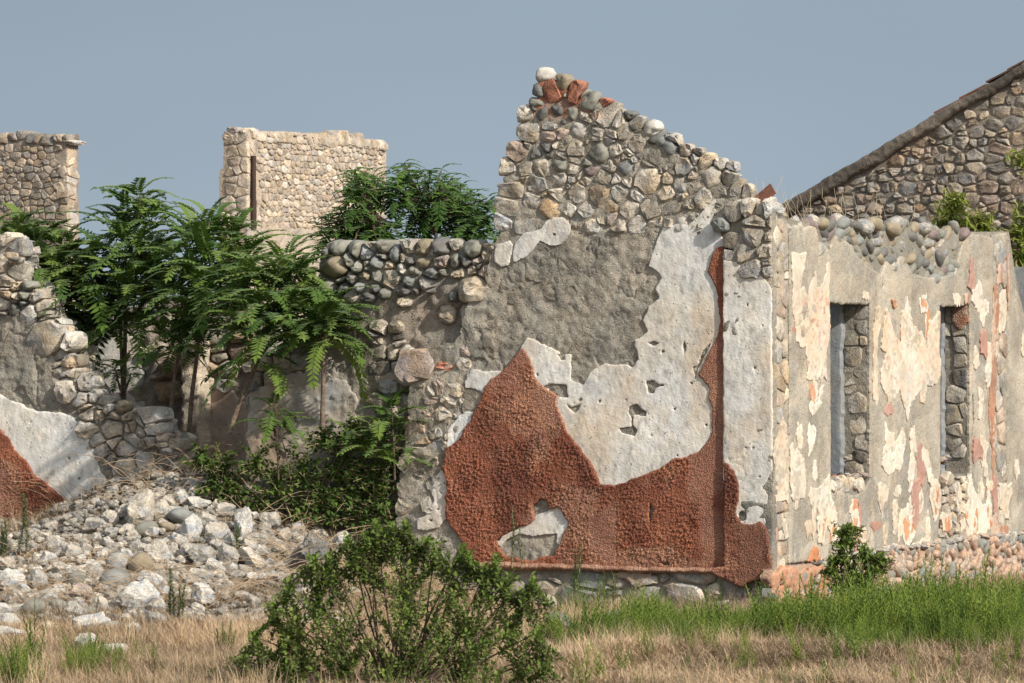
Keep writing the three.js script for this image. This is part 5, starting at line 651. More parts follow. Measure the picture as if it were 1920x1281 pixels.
// a sapling: bare stems, whorls of long compound leaves. spec: foot [px, py], depth, stems [[px,py,...]], whorls [px, py, count, size, depth shift]
function sapling(label, foot, depth, stems, whorls, seed, { geos = FRONDS, mats = FROND, name = 'frond', thick = 0.03, group, kind = 'sapling', step: low = -0.55 } = {}) {
  const r = rng(seed), base = at(foot[0], foot[1], depth), t = thing(kind, label, 'tree', base.toArray(), 0, group), b = new Build();
  const loc = (px, py, dz = 0) => at(px, py, depth + dz).sub(base);
  for (const s of stems) { const pts = []; for (let i = 0; i < s.length; i += 2) pts.push(loc(s[i], s[i + 1], -0.1)); const c = new THREE.CatmullRomCurve3(pts); b.tube(c.getPoints(14), thick * (s === stems[0] ? 1 : 0.75), thick * 0.4, 6); }
  const top = stems[0], start = loc(top[top.length - 2], top[top.length - 1], -0.1);
  const twigs = new Build();
  for (const [px, py, n, size, dz = 0] of whorls) {
    const o = loc(px, py, dz), from = start.clone().lerp(o, 0.25).add(V(0, -0.25, 0));
    twigs.tube(curve(from, o, -0.05, r, 5), 0.016, 0.008, 4);
    const many = geos === FRONDS && kind === 'sapling' ? Math.round(n * 1.6) : n, big = geos === FRONDS ? 1.16 : 1.1;
    for (let k = 0; k < many; k++) { const az = k * 2.4 + rnd(-0.3, 0.3, r), level = k / many; placeFrond(t, name, geos, mats, o.clone().add(V(0, -level * 0.28 * size, 0)), az, rnd(low, 0.75, r) * (0.4 + 0.6 * level) + 0.75 * (1 - level), big * size * rnd(0.75, 1.12, r) * (0.7 + 0.4 * level), r); }
  }
  part(t, 'trunk', b.geo(), kind === 'sapling' ? M.barkMid : M.bark); part(t, 'branches', twigs.geo(), M.bark);
  return t;
}
const G1 = 'saplings growing inside the ruin';
sapling('tallest feathery leaved sapling, rising behind the collapsed wall, left of the tall sunlit wall', [232, 800], 62.5, [[232, 800, 234, 650, 240, 520, 262, 380], [232, 800, 228, 690, 222, 560, 200, 470]], [[262, 362, 9, 0.8], [240, 400, 9, 0.8, 0.3], [285, 410, 8, 0.75, -0.2], [210, 425, 9, 0.9], [245, 455, 10, 0.95, -0.4], [295, 470, 9, 0.9, 0.3], [190, 480, 10, 1, -0.2], [240, 520, 10, 1, -0.6], [290, 540, 10, 1, -0.4], [205, 545, 10, 1, 0.4], [250, 580, 9, 0.95, -0.2], [180, 590, 8, 0.9], [270, 500, 8, 0.95, 0.5]], 1201, { group: G1 });
sapling('feathery leaved sapling with leaning pale trunk, second of the clump from the wall stump', [352, 850], 61.7, [[352, 850, 360, 740, 370, 660, 382, 520, 392, 440], [318, 790, 328, 700, 345, 610, 350, 540]], [[392, 415, 10, 0.85], [360, 440, 9, 0.85, 0.3], [425, 440, 9, 0.9], [345, 480, 9, 0.95, -0.3], [400, 480, 10, 1, -0.5], [450, 480, 9, 0.95], [365, 525, 10, 1, -0.4], [425, 530, 10, 1, 0.2], [330, 545, 9, 0.95], [385, 575, 9, 0.95, -0.5], [440, 580, 8, 0.9], [345, 605, 8, 0.9, -0.2], [375, 640, 5, 0.7, -0.4], [320, 630, 6, 0.8]], 1202, { group: G1 });
sapling('feathery leaved sapling with slanting brown trunk against the pinkish plaster', [428, 815], 60.2, [[428, 815, 455, 740, 482, 680, 505, 600, 520, 540]], [[520, 505, 9, 0.85], [485, 520, 9, 0.9], [555, 520, 9, 0.85], [505, 560, 10, 1, -0.3], [545, 570, 10, 0.95], [470, 580, 9, 0.95, -0.3], [520, 610, 8, 0.9, -0.4], [480, 640, 7, 0.85], [560, 500, 7, 0.7, 0.4], [590, 545, 8, 0.8, 0.3], [575, 590, 8, 0.8], [540, 480, 7, 0.7, 0.5], [450, 520, 8, 0.85, 0.2]], 1203, { group: G1 });
sapling('umbrella shaped feathery sapling with thin straight trunk, nearest to the gable wall', [604, 800], 59.9, [[604, 800, 606, 720, 607, 640, 610, 600]], [[612, 580, 12, 0.85], [612, 598, 11, 0.92, -0.2], [600, 615, 8, 0.85, -0.1], [640, 600, 7, 0.75, 0.1]], 1204, { group: G1, thick: 0.03, step: -0.75 });
sapling('feathery leaved sapling at the left edge of the clump, right behind the collapsed wall', [160, 780], 62.7, [[160, 780, 155, 680, 145, 600, 110, 520, 95, 470], [160, 780, 150, 640, 120, 560, 60, 480]], [[40, 425, 8, 0.85], [15, 450, 9, 0.95], [75, 450, 9, 0.9], [115, 460, 9, 0.9], [55, 490, 10, 1, -0.3], [100, 500, 10, 1], [140, 505, 9, 0.95], [75, 545, 10, 1, -0.4], [120, 550, 10, 1, -0.2], [155, 545, 9, 0.95, 0.3], [105, 595, 9, 0.9, -0.2], [145, 600, 9, 0.9], [170, 615, 7, 0.8], [-25, 440, 8, 0.9], [130, 640, 5, 0.7]], 1205, { group: G1 });
const G2 = 'young shoots under the saplings';
sapling('small bright sapling shoot beside the trunk, just above the stepped broken wall', [225, 760], 61.9, [[225, 760, 228, 715, 230, 690]], [[230, 682, 8, 0.5], [215, 690, 6, 0.45], [245, 700, 5, 0.4]], 1211, { mats: [FROND[1], FROND[3]], thick: 0.012, group: G2, kind: 'shoot' });
sapling('small bright fern like shoot right against the broken wall edge', [150, 720], 61.9, [[150, 720, 148, 690, 146, 660]], [[146, 655, 6, 0.5], [150, 685, 6, 0.5], [155, 640, 5, 0.4]], 1212, { mats: [FROND[3], FROND[1]], thick: 0.012, group: G2, kind: 'shoot' });
sapling('slender young shoot with dark arching leaves in front of the beige plaster', [522, 900], 60.0, [[522, 900, 520, 840, 518, 770], [545, 900, 530, 830, 515, 800]], [[516, 760, 8, 0.6], [512, 785, 6, 0.55], [525, 800, 6, 0.5], [505, 815, 4, 0.45]], 1213, { thick: 0.011, group: G2, kind: 'shoot' });
sapling('leafy young shoot close to the broken left end of the front wall', [740, 900], 59.9, [[740, 900, 738, 840, 735, 780]], [[735, 765, 8, 0.65], [715, 800, 8, 0.7], [745, 800, 7, 0.6], [700, 830, 8, 0.65], [725, 845, 8, 0.7], [680, 840, 7, 0.6], [755, 840, 6, 0.6], [660, 810, 6, 0.55]], 1214, { thick: 0.014, group: G2, kind: 'shoot' });
// the two trees beyond the low wall
const G3 = 'trees beyond the low inner wall';
{
  const W = (list, r, n = 9) => list.flatMap(([x, y, rad, k]) => [...Array(Math.ceil(k * 0.62))].map(() => { const a = rnd(0, 6.28, r), q = Math.sqrt(r()) * rad; return [x + Math.cos(a) * q, y + Math.sin(a) * q * 0.8, n, rnd(0.8, 1.15, r), rnd(-0.7, 0.7, r)]; }));
  const r = rng(77);
  sapling('fine leaved green tree against the tall sunlit wall, left of its neighbour', [690, 620], 67.5, [[690, 620, 688, 500, 690, 400, 690, 340], [690, 620, 670, 480, 640, 430], [690, 620, 710, 480, 735, 430]], W([[690, 322, 28, 6], [660, 318, 22, 3], [655, 352, 24, 4], [708, 350, 30, 6], [690, 382, 32, 6], [640, 412, 30, 6], [612, 432, 18, 3], [680, 425, 45, 10], [735, 420, 26, 6], [650, 445, 40, 8], [700, 450, 40, 8]], r), 1221, { geos: SPRAYS, mats: FINE, name: 'leaf_spray', group: G3, kind: 'tree', low: -0.6 });
  sapling('fine leaved green tree seen against the sky, touching the left side of the gable', [820, 620], 67.8, [[820, 620, 818, 500, 815, 400, 800, 340], [820, 620, 850, 480, 880, 400]], W([[765, 320, 22, 4], [795, 325, 30, 6], [830, 340, 26, 5], [860, 342, 22, 4], [745, 345, 20, 4], [780, 360, 30, 6], [825, 370, 32, 7], [870, 375, 32, 7], [905, 385, 22, 5], [790, 400, 30, 6], [840, 410, 40, 9], [890, 415, 36, 8], [800, 440, 30, 6], [850, 448, 50, 8], [915, 430, 14, 3]], r), 1222, { geos: SPRAYS, mats: FINE, name: 'leaf_spray', group: G3, kind: 'tree' });
}
// ---------- a generic leafy mass: leaves scattered along shoots ----------
function leafy(b, o, dir, len, n, leaf, wid, r, spread = 1) {
  const axis = dir.clone().normalize(), side0 = new THREE.Vector3().crossVectors(axis, V(0.2, 1, 0.3)).normalize(), up0 = new THREE.Vector3().crossVectors(side0, axis);
  for (let k = 0; k < n; k++) {
    const t = (k + 0.5) / n, a = k * 2.4 + rnd(-0.4, 0.4, r), p = o.clone().addScaledVector(axis, len * t), out = side0.clone().multiplyScalar(Math.cos(a)).addScaledVector(up0, Math.sin(a)), d = axis.clone().multiplyScalar(0.55 + 0.4 * t).addScaledVector(out, spread).add(V(0, rnd(-0.25, 0.25, r), 0)).normalize(), s = new THREE.Vector3().crossVectors(d, V(rnd(-0.5, 0.5, r), 1, rnd(-0.5, 0.5, r))).normalize();
    b.leaf(p, d, s, leaf * rnd(0.7, 1.2, r), wid * rnd(0.8, 1.15, r), rnd(0.05, 0.3, r), 0.15);
  }
}
function bush(name, label, category, foot, depth, lobes, seed, { shoots = 10, rise: lift = 0.75, leaf = 0.055, wid = 0.034, len = 0.3, n = 14, mats = BUSH, stem = 0.012, thickness = 0.6, group, spread = 1, bark = M.bark } = {}) {
  const r = rng(seed), base = at(foot[0], foot[1], depth); const t = thing(name, label, category, base.toArray(), 0, group), stems = new Build(), leaves = mats.map(() => new Build()), scale = FOCAL / depth;
  for (const [px, py, rad] of lobes) {
    const mid = at(px, py, depth).sub(base), hub = mid.clone().multiplyScalar(0.35).add(V(rnd(-0.1, 0.1, r), 0, rnd(-0.15, 0.15, r)));
    stems.tube(curve(V(rnd(-0.08, 0.08, r), 0, rnd(-0.08, 0.08, r)), hub, 0.02, r, 5), stem, stem * 0.7, 4); stems.tube(curve(hub, mid, 0.03, r, 5), stem * 0.7, stem * 0.4, 4);
    const R = rad / scale, count = Math.round(shoots * Math.max(1, (rad / 50) ** 2));
    for (let k = 0; k < count; k++) {
      const v = V(rnd(-1, 1, r), rnd(-1, 1, r), rnd(-1, 1, r)).normalize(), q = Math.pow(r(), 0.45), tip = mid.clone().addScaledVector(V(v.x * R, v.y * R, v.z * Math.max(R, 0.2) * thickness * 1.3), q), dir = V(v.x * 0.9, v.y * 0.5 + lift, v.z * 0.6).normalize(), start = tip.clone().addScaledVector(dir, -len);
      if (start.y < -0.05) start.y = -0.05;
      stems.tube([start, tip], 0.004, 0.002, 3);
      leafy(leaves[Math.floor(r() * r() * mats.length)], start, dir, len, n, leaf, wid, r, spread);
    }
  }
  part(t, 'stems', stems.geo(), bark);
  leaves.forEach((b, k) => b.i.length && mass(part(t, 'foliage', b.geo(), mats[k])));
  return t;
}
bush('bush', 'dense dark green bush in the foreground, lower centre, before the red wall', 'bush', [740, 1350], 45.6, [[560, 1165, 55], [598, 1115, 46], [640, 1180, 80], [700, 1050, 50], [735, 1010, 34], [690, 1005, 22], [770, 1085, 75], [845, 1075, 55], [905, 1085, 42], [950, 1090, 32], [880, 1165, 88], [770, 1205, 110], [955, 1165, 44], [985, 1120, 26], [565, 1235, 60], [640, 1255, 80], [860, 1255, 90], [975, 1240, 42], [530, 1190, 34], [615, 1070, 24], [665, 1045, 26], [820, 1030, 30], [705, 985, 12], [740, 990, 12], [800, 1015, 16], [880, 1045, 16], [930, 1050, 14], [620, 1050, 14], [540, 1100, 20], [515, 1150, 18], [1000, 1090, 14], [560, 1280, 60], [700, 1290, 80], [900, 1290, 80], [480, 1195, 20], [462, 1240, 24], [1010, 1185, 20], [1018, 1235, 26], [588, 1048, 14], [652, 1012, 12], [762, 985, 10], [868, 1032, 12], [530, 1240, 40], [490, 1285, 40]], 1301, { shoots: 18, len: 0.3, n: 17, leaf: 0.05, wid: 0.03, thickness: 0.9, mats: [BUSH[1], BUSH[0], BUSH[2]] });
bush('bush', 'low sprig of dark leaves spreading left from the foreground bush', 'bush', [450, 1330], 46.8, [[440, 1268, 34], [400, 1272, 22], [480, 1262, 26], [375, 1275, 16]], 1302, { shoots: 26, len: 0.2, n: 11 });
bush('bush', 'small leafy shrub before the salmon plinth of the side wall', 'bush', [1600, 1150], 56.4, [[1585, 1010, 18], [1575, 1040, 26], [1622, 1035, 22], [1600, 1070, 40], [1640, 1060, 22], [1575, 1090, 34], [1625, 1095, 36], [1600, 1120, 38], [1560, 1062, 18], [1590, 990, 10], [1650, 1045, 12]], 1303, { shoots: 34, leaf: 0.05, wid: 0.028, len: 0.2, n: 12, rise: 0.35, mats: [BUSH[1], BUSH[2], BUSH[0]], thickness: 0.5 });
bush('bramble_thicket', 'tangled bramble thicket filling the gap between the collapsed wall and the gable', 'bramble', [560, 990], 60.0, [[380, 850, 30], [420, 870, 50], [480, 860, 46], [440, 910, 50], [520, 900, 56], [570, 870, 60], [600, 910, 60], [640, 860, 55], [660, 920, 60], [700, 880, 60], [720, 930, 56], [735, 860, 34], [560, 950, 40], [620, 955, 40], [690, 965, 36], [480, 940, 36], [400, 895, 30], [660, 800, 30], [610, 815, 26]], 1304, { shoots: 26, leaf: 0.065, wid: 0.045, len: 0.34, n: 11, mats: BRAMBLE, thickness: 0.45, rise: 0.4, stem: 0.008, spread: 1.3, bark: M.twig });
// vines on the gable behind and beyond the side wall
const vine = (label, lobes, depth, seed) => bush('climbing_plant', label, 'plant', [lobes[0][0], lobes[0][1] + 60], depth, lobes, seed, { shoots: 16, leaf: 0.14, wid: 0.035, len: 0.3, n: 9, mats: [YELLOW, WEED[1], YELLOW], thickness: 0.4, rise: -0.1, spread: 0.8, bark: M.twig });
vine('yellow green leafy shoot on the rubble gable, larger of the pair above the river stones', [[1780, 400, 16], [1790, 378, 12], [1770, 425, 18], [1795, 420, 16], [1785, 445, 14]], 71, 1311);
vine('yellow green leafy shoot on the rubble gable, smaller of the pair above the river stones', [[1838, 415, 11], [1845, 430, 12], [1832, 440, 10]], 71, 1312);
vine('yellow green climber hanging over the far end of the side wall at right edge', [[1905, 445, 16], [1912, 480, 18], [1918, 520, 18], [1915, 555, 16], [1928, 470, 18], [1922, 430, 14], [1926, 400, 12], [1930, 575, 16], [1918, 300, 6]], 70, 1313);
// dry and green tufts on the wall tops
// ---------- upright weeds: one stem thick with narrow leaves ----------
function weed(label, px, py, topPy, depth, seed, { mats = [HORSE], stems = 1, group = 'upright weeds', leaf = 0.075, bend = 0.05 } = {}) {
  const r = rng(seed), p = depth ? at(px, py, depth) : V(...onGround(px, py)), d = -p.z, H = (py - topPy) / FOCAL * d, t = thing('upright_weed', label, 'weed', p.toArray(), 0, group), st = new Build(), lv = new Build();
  for (let s = 0; s < stems; s++) {
    const h = H * (s ? rnd(0.6, 0.95, r) : 1), o = V(s ? rnd(-0.1, 0.1, r) : 0, 0, s ? rnd(-0.08, 0.08, r) : 0), top = o.clone().add(V(rnd(-bend, bend, r), h, rnd(-bend, bend, r))), c = curve(o, top, 0, r, 6);
    st.tube(c, 0.007, 0.003, 4);
    const n = Math.round(h * 300);
    for (let k = 0; k < n; k++) { const q = 0.08 + 0.92 * k / n, i = Math.min(5, Math.floor(q * 6)), pt = c[i].clone().lerp(c[i + 1], q * 6 - i), a = k * 2.4 + r(), dir = V(Math.cos(a), 0.55 + 0.7 * q, Math.sin(a)).normalize(), L = leaf * (1 - 0.55 * q) * rnd(0.8, 1.2, r) * (q < 0.12 ? 0.6 : 1); lv.leaf(pt, dir, V(-Math.sin(a), 0, Math.cos(a)), L, L * 0.26, 0.1, 0.3); }
  }
  part(t, 'stem', st.geo(), M.twig); mass(part(t, 'leaves', lv.geo(), pick(mats, r)));
}
weed('tall grey green weed before the red wall at the left edge', 38, 1045, 928, 0, 1401, { stems: 2 });
weed('shorter grey green weeds left of the tall one at the left edge', 14, 1050, 975, 0, 1402, { stems: 3 });
weed('grey green weed growing between the boulders on the rubble heap', 326, 1168, 1062, 0, 1403, { stems: 4 });
weed('thin upright weed high on the right of the rubble heap', 446, 1040, 985, 0, 1404, { stems: 2 });
weed('tall slender weed in front of the white patch low in the red wall', 960, 1066, 952, 56.6, 1405, { stems: 2, bend: 0.02, leaf: 0.065 });
weed('pair of upright weeds against the ledge of the plinth', 1085, 1122, 1020, 56.6, 1406, { stems: 2 });
weed('small upright weed against the plinth, left of its twin', 1122, 1130, 1080, 56.6, 1407, {});
weed('small upright weed against the plinth, right of its twin', 1152, 1132, 1076, 56.6, 1408, {});
weed('bright green weed clump in the dry grass, centre left', 427, 1222, 1162, 0, 1409, { mats: [WEED[0]], stems: 5, leaf: 0.06 });
weed('thin bright green weed in the dry grass, right of the brighter clump', 472, 1222, 1172, 0, 1410, { mats: [WEED[0]], stems: 2, leaf: 0.05 });
weed('thin green weed beside the flat white rocks at lower left', 168, 1240, 1200, 0, 1411, { mats: [WEED[2]], stems: 2, leaf: 0.05 });
weed('thin green weed in the dry grass at the lower edge', 293, 1262, 1220, 0, 1412, { mats: [WEED[2]], stems: 2, leaf: 0.05 });

// ---------- grass and weeds nobody could count ----------
function clump(seed, n, h, spread, w, lean) { const r = rng(seed), b = new Build(); for (let k = 0; k < n; k++) { const a = r() * 6.28, o = V(Math.cos(a) * spread * r(), -0.02, Math.sin(a) * spread * r()), hh = h * rnd(0.45, 1.1, r), l = lean * rnd(0.2, 1.3, r), az = r() * 6.28, dx = Math.cos(az), dz = Math.sin(az), ww = w * rnd(0.7, 1.2, r), p = []; for (let q = 0; q < 4; q++) { const t = q / 3; p.push(V(o.x + dx * l * hh * t * t, o.y + hh * t * (1 - 0.25 * l * t), o.z + dz * l * hh * t * t)); } const sx = -dz * ww / 2, sz = dx * ww / 2; const id = p.map((v, q) => q < 3 ? [b.v(v.x - sx * (1 - q / 4), v.y, v.z - sz * (1 - q / 4)), b.v(v.x + sx * (1 - q / 4), v.y, v.z + sz * (1 - q / 4))] : [b.v(v.x, v.y, v.z)]); for (let q = 0; q < 2; q++) b.i.push(id[q][0], id[q][1], id[q + 1][0], id[q][1], id[q + 1][1], id[q + 1][0]); b.i.push(id[2][0], id[2][1], id[3][0]); } return b.geo(); }
function field(name, geos, mat, count, place, seed, colors) {
  const r = rng(seed), lists = geos.map(() => []);
  for (let k = 0, tries = 0; k < count && tries < count * 30; tries++) { const q = place(r); if (!q) continue; lists[Math.floor(r() * geos.length)].push(q); k++; }
  const group = []; const mtx = new THREE.Matrix4(), qt = new THREE.Quaternion();
  lists.forEach((l, i) => { if (!l.length) return; const m = new THREE.InstancedMesh(geos[i], mat, l.length); l.forEach(([x, y, z, s, sy], k) => { mtx.compose(V(x, y, z), qt.setFromEuler(new THREE.Euler(rnd(-0.12, 0.12, r), r() * 6.28, rnd(-0.12, 0.12, r))), V(s, s * (sy ?? 1), s)); m.setMatrixAt(k, mtx); if (colors) m.setColorAt(k, pick(colors, r).clone().multiplyScalar(1 + 0.35 * n2(x * 1.1, z * 0.8))); }); group.push(m); });
  return group;
}
function stuff(name, label, category, meshes) { meshes.forEach((m) => { m.name = numbered(name); m.castShadow = m.receiveShadow = true; scene.add(mass(m)); tag(m, label, category); }); }
// where the green weeds grow, and where the heap keeps the grass thin
const green = (x, d) => Math.max(step(0.1, 1.1, x + 0.5 * n2(x * 2, d)) * step(49.6 - 1.6 * step(2, 4.5, x), 51 - 1.2 * step(2, 4.5, x), d + 1.1 * n2(x * 1.7, d * 0.6)) * step(55.4, 54.4, d - 0.9 * Math.max(0, x - 2.4) - 0.3 * n2(x * 2, 7)) * (0.3 + 0.7 * step(-0.35, 0.1, fbm(x * 1.1 + 3, d * 0.5, 3))), step(-3.1, -3.7, x + 0.3 * n2(x * 2, d)) * step(50.4, 48.8, d) * 0.5 * step(0.0, 0.4, fbm(x * 2, d * 1.2, 3)), 0.03 * step(-2.5, 0, x));
const inHouse = (x, d) => { const p = V(x, 0, -d).sub(P0), a = p.dot(FF.x), b = p.dot(FF.n); return a < 0.06 && a > -4.6 && b < 0.55 && b > -14 || a > -0.6 && a < 0.5 && b < 0.5 && b > -9; };
const stony = (x, d) => step(0.2, -0.8, x + 1.5) * step(54.6, 56.3, d + 0.5 * n2(x, d)) * step(63, 61.6, d);
const dryTall = [...Array(6)].map((_, k) => clump(40 + k, 12, 0.3, 0.14, 0.005, 0.9)), dryLow = [...Array(6)].map((_, k) => clump(60 + k, 24, 0.14, 0.16, 0.006, 2.6));
stuff('dry_grass', 'straw coloured dry grass across the open ground', 'grass', field('dry_grass', dryLow, std(C(1, 1, 1), { roughness: 1 }), 26000, (r) => { const x = rnd(-6.2, 7.8, r), d = rnd(44.5, 66, r); if (Math.abs(x) > d * 0.094 + 0.6 || inHouse(x, d)) return; if (r() < 0.8 * step(0.02, 0.22, fbm(x * 0.9 + 30, d * 0.75, 4))) return; if (r() < stony(x, d) * (0.55 + 0.42 * step(-0.15, 0.25, fbm(x * 1.3 + 5, d * 1.1, 3)))) return; return [x, rise(x, d), -d, rnd(0.7, 1.3, r)]; }, 501, STRAWS));
stuff('tall_dry_grass', 'taller dry grass stalks standing in tufts', 'grass', field('tall_dry_grass', dryTall, std(C(1, 1, 1), { roughness: 1 }), 5200, (r) => { const x = rnd(-6.2, 7.8, r), d = rnd(44.5, 66, r); if (Math.abs(x) > d * 0.094 + 0.6 || inHouse(x, d)) return; const k = 0.25 + 0.75 * step(-0.1, 0.4, fbm(x * 0.9, d * 0.9, 3)); if (r() > k * (1 - 0.75 * stony(x, d)) * (1 - 0.6 * green(x, d)) * (x > 0 && d < 50 ? 0.45 : 1)) return; return [x, rise(x, d), -d, rnd(0.6, 1.15, r), rnd(0.7, 1.2, r)]; }, 502, STRAWS));
// feathery bright weeds
function feather(seed) { const r = rng(seed), b = new Build(); for (let s = 0; s < 5; s++) { const top = V(rnd(-0.13, 0.13, r), rnd(0.22, 0.42, r), rnd(-0.13, 0.13, r)), o = V(rnd(-0.05, 0.05, r), -0.02, rnd(-0.05, 0.05, r)); b.tube([o, top], 0.004, 0.002, 3); for (let k = 0; k < 34; k++) { const t = 0.12 + 0.88 * k / 34, a = k * 2.4, dir = V(Math.cos(a), 0.6 + 0.3 * t, Math.sin(a)).normalize(), L = 0.075 * (1.15 - 0.75 * t) * rnd(0.7, 1.2, r); b.leaf(o.clone().lerp(top, t), dir, V(-Math.sin(a), 0, Math.cos(a)), L, L * 0.2, 0.1, 0.1); } } return b.geo(); }
const feathers = [...Array(6)].map((_, k) => feather(80 + k));
WEED.forEach((m, i) => stuff('green_weeds', 'bright green feathery weeds along the foot of the house', 'weeds', field('green_weeds', feathers.slice(i * 2, i * 2 + 2), m, 1900, (r) => { const x = rnd(-6, 7.6, r), d = rnd(45, 60, r); if (Math.abs(x) > d * 0.094 + 0.5 || inHouse(x, d) || r() > green(x, d)) return; const tall = 0.4 + 0.95 * sat(0.45 + fbm(x * 1.5, d * 0.7, 3) * 1.6) + (x > 2.2 && x < 5.5 ? 0.2 : 0); return [x, rise(x, d), -d, rnd(0.6, 1.2, r) * tall * (r() < 0.12 ? 1.45 : 1) * (x > 2.6 ? 0.6 : 0.57), rnd(0.85, 1.3, r)]; }, 511 + i)));
// dry stems tangled over the heap
{
  const r = rng(521), b = new Build();
  for (let k = 0; k < 1300; k++) { const x = rnd(-5.9, -0.9, r), d = rnd(56.2, 61.8, r), w = step(-0.1, 0.3, fbm(x * 1.3, d * 1.1, 3)) * step(-5.9, -5.2, x + 0.4); if (r() > w) continue; const y = rise(x, d), az = rnd(-0.5, 0.5, r) + (r() < 0.5 ? 0 : Math.PI), L = rnd(0.25, 0.8, r), q = V(x + Math.cos(az) * L, y + rnd(0.05, 0.35, r), -d + Math.sin(az) * L); b.tube(curve(V(x, y + 0.02, -d), q, rnd(0.05, 0.22, r), r, 5, 0.1), 0.005, 0.002, 3); }
  for (let k = 0; k < 160; k++) { const x = rnd(-3.5, -0.9, r), d = rnd(60.6, 62, r), y = rise(x, d), az = r() * 6.28, L = rnd(0.3, 0.9, r); b.tube(curve(V(x, y, -d), V(x + Math.cos(az) * L, y + rnd(0.0, 0.3, r), -d + Math.sin(az) * L * 0.5), rnd(0.1, 0.35, r), r, 6, 0.1), 0.005, 0.002, 3); }
  const m = part(scene, 'dry_stems', b.geo(), std(C(0.33, 0.245, 0.165), { roughness: 1 })); mass(m); tag(m, 'tangle of dry brown stems over the rubble heap', 'dry stems');
}

// dry stalks standing on the wall tops
{
  const r = rng(541), b = new Build();
  for (let k = 0; k < 60; k++) { const q = r() < 0.45 ? FF.world(rnd(-0.5, 0.1, r), rnd(3.95, 4.1, r), rnd(-0.3, 0, r)) : r() < 0.6 ? SF.world(rnd(0.4, 5.5, r), 3.95, rnd(-0.2, 0, r)) : FF.world(rnd(-3.2, -2.75, r), rnd(3.45, 3.7, r), rnd(-0.4, 0, r)), L = rnd(0.2, 0.5, r); b.tube(curve(q, q.clone().add(V(rnd(-0.2, 0.15, r), L, rnd(-0.1, 0.1, r))), 0.02, r, 4, 0.1), 0.003, 0.0015, 3); }
  const m = part(scene, 'dry_stalks', b.geo(), std(C(0.45, 0.37, 0.25), { roughness: 1 })); mass(m); tag(m, 'thin dry grass stalks growing on the wall tops', 'dry stalks');
}

// ---------- the rubble heap: every loose stone a thing ----------
const zr = crop(0, 900, 570 / 1916);
function boulder(name, label, category, px, py, wpx, hpx, mat, seed, { group, geo, tilt = 0.35, sink = 0.12, deep = 1, roll } = {}) {
  const r = rng(seed), g = onGround(px, py + hpx * 0.42), s = -g[2] / FOCAL, w = wpx * s / 2, h = hpx * s / 2, m = new THREE.Mesh(geo ?? pick(ROCKS, r), mat); m.name = numbered(name); m.castShadow = m.receiveShadow = true;
  m.position.set(g[0], g[1] + h * (1 - sink), g[2] - (w + h) * 0.15); m.scale.set(w * 1.28, h * 1.28, (w + h) * 0.6 * deep); m.rotation.set(rnd(-tilt, tilt, r), rnd(-0.7, 0.7, r), roll ?? rnd(-tilt, tilt, r)); scene.add(m);
  return tag(m, label, category, group);
}
const GB = 'loose stones of the rubble heap';
const known = [
  // [crop x, crop y, width, height, tone, label or null]
  [890, 205, 150, 200, 'c', 'large upright cream block at the top of the rubble heap under the broken wall'], [860, 760, 225, 170, 'w', 'big pitted white boulder in the middle of the rubble heap'], [942, 650, 165, 115, 'w', 'bright white lump right above the big pitted white boulder'], [880, 550, 120, 140, 't', 'rounded tan river boulder, right one of the pair in the heap'], [735, 545, 115, 130, 'g', 'rounded grey brown river boulder, left one of the pair in the heap'], [1590, 510, 240, 100, 'c', 'long cream stone slanting down at the right flank of the heap', -0.75],
  [550, 915, 210, 95, 'w', 'broad flat white rock lying at the lower foot of the heap'], [710, 1082, 185, 75, 'w', 'low long pale rock lying in the dry grass below the heap'], [620, 1148, 90, 52, 'w', 'small pale stone in dry grass, lowest on the left'], [530, 1045, 150, 110, 'c', 'pale rock half sunk in green weeds at lower left'], [1205, 310, 130, 170, 'w', 'pointed white stone leaning near the top of the heap'], [1140, 232, 150, 80, 'b', 'smooth blue grey river stone lying under the heap top'], [1540, 310, 95, 180, 'w', 'tall narrow white stone at the upper right of the heap'], [60, 655, 170, 140, 'w', 'cracked white rock at the left edge of the heap'], [60, 905, 190, 75, 'w', 'flat white slab at the left edge, upper of two'], [60, 970, 180, 75, 'w', 'flat white slab at the left edge, lower of two'],
  [510, 720, 140, 105, 'p', 'pinkish grey wedge shaped rock left of the big white boulder'], [1245, 640, 200, 120, 'l', 'broad rounded pale rock right of the green weed on the heap'], [1280, 740, 125, 145, 'w', 'bright white rock at the right foot of the heap'], [365, 800, 100, 70, 'e', 'smooth greenish river stone at the left foot of the heap'], [550, 842, 115, 65, 'e', 'flat greenish river stone above the broad flat white rock'], [720, 640, 175, 125, 'b', 'slanting grey slab on the left flank of the big white boulder'], [290, 935, 120, 80, 'o', 'yellowish stone left of the broad flat white rock'], [840, 945, 85, 65, 'l', 'single pale stone in dry grass below the heap'],
];
known.forEach(([x, y, w, h, t, label, roll], k) => { const p = zr([x, y]), s = 570 / 1916; boulder('boulder', label, 'boulder', p[0], p[1], w * s * 1.15, h * s * 1.15, S[t], 600 + k, { geo: 'tebd'.includes(t) || (t === 'g' && k === 4) ? COBBLES[k % 10] : ROCKS[k % 12], roll }); });
boulder('concrete_chunk', 'jagged dark grey concrete chunk with pebbles, between heap and foreground bush', 'concrete', 588, 1050, 68, 78, S.k, 671, { geo: rockGeo(671, { cuts: 14, rough: 0.3, crease: 0.35 }) });
boulder('boulder', 'white rock right of the dark concrete chunk, behind the bush', 'boulder', 641, 1022, 38, 46, S.w, 672);
boulder('boulder', 'low pale rock below the dark concrete chunk, beside the bush', 'boulder', 664, 1070, 34, 24, S.l, 673);
boulder('boulder', 'square pale block in the weeds below the plinth of the red wall', 'boulder', 1020, 1138, 46, 38, S.l, 674);
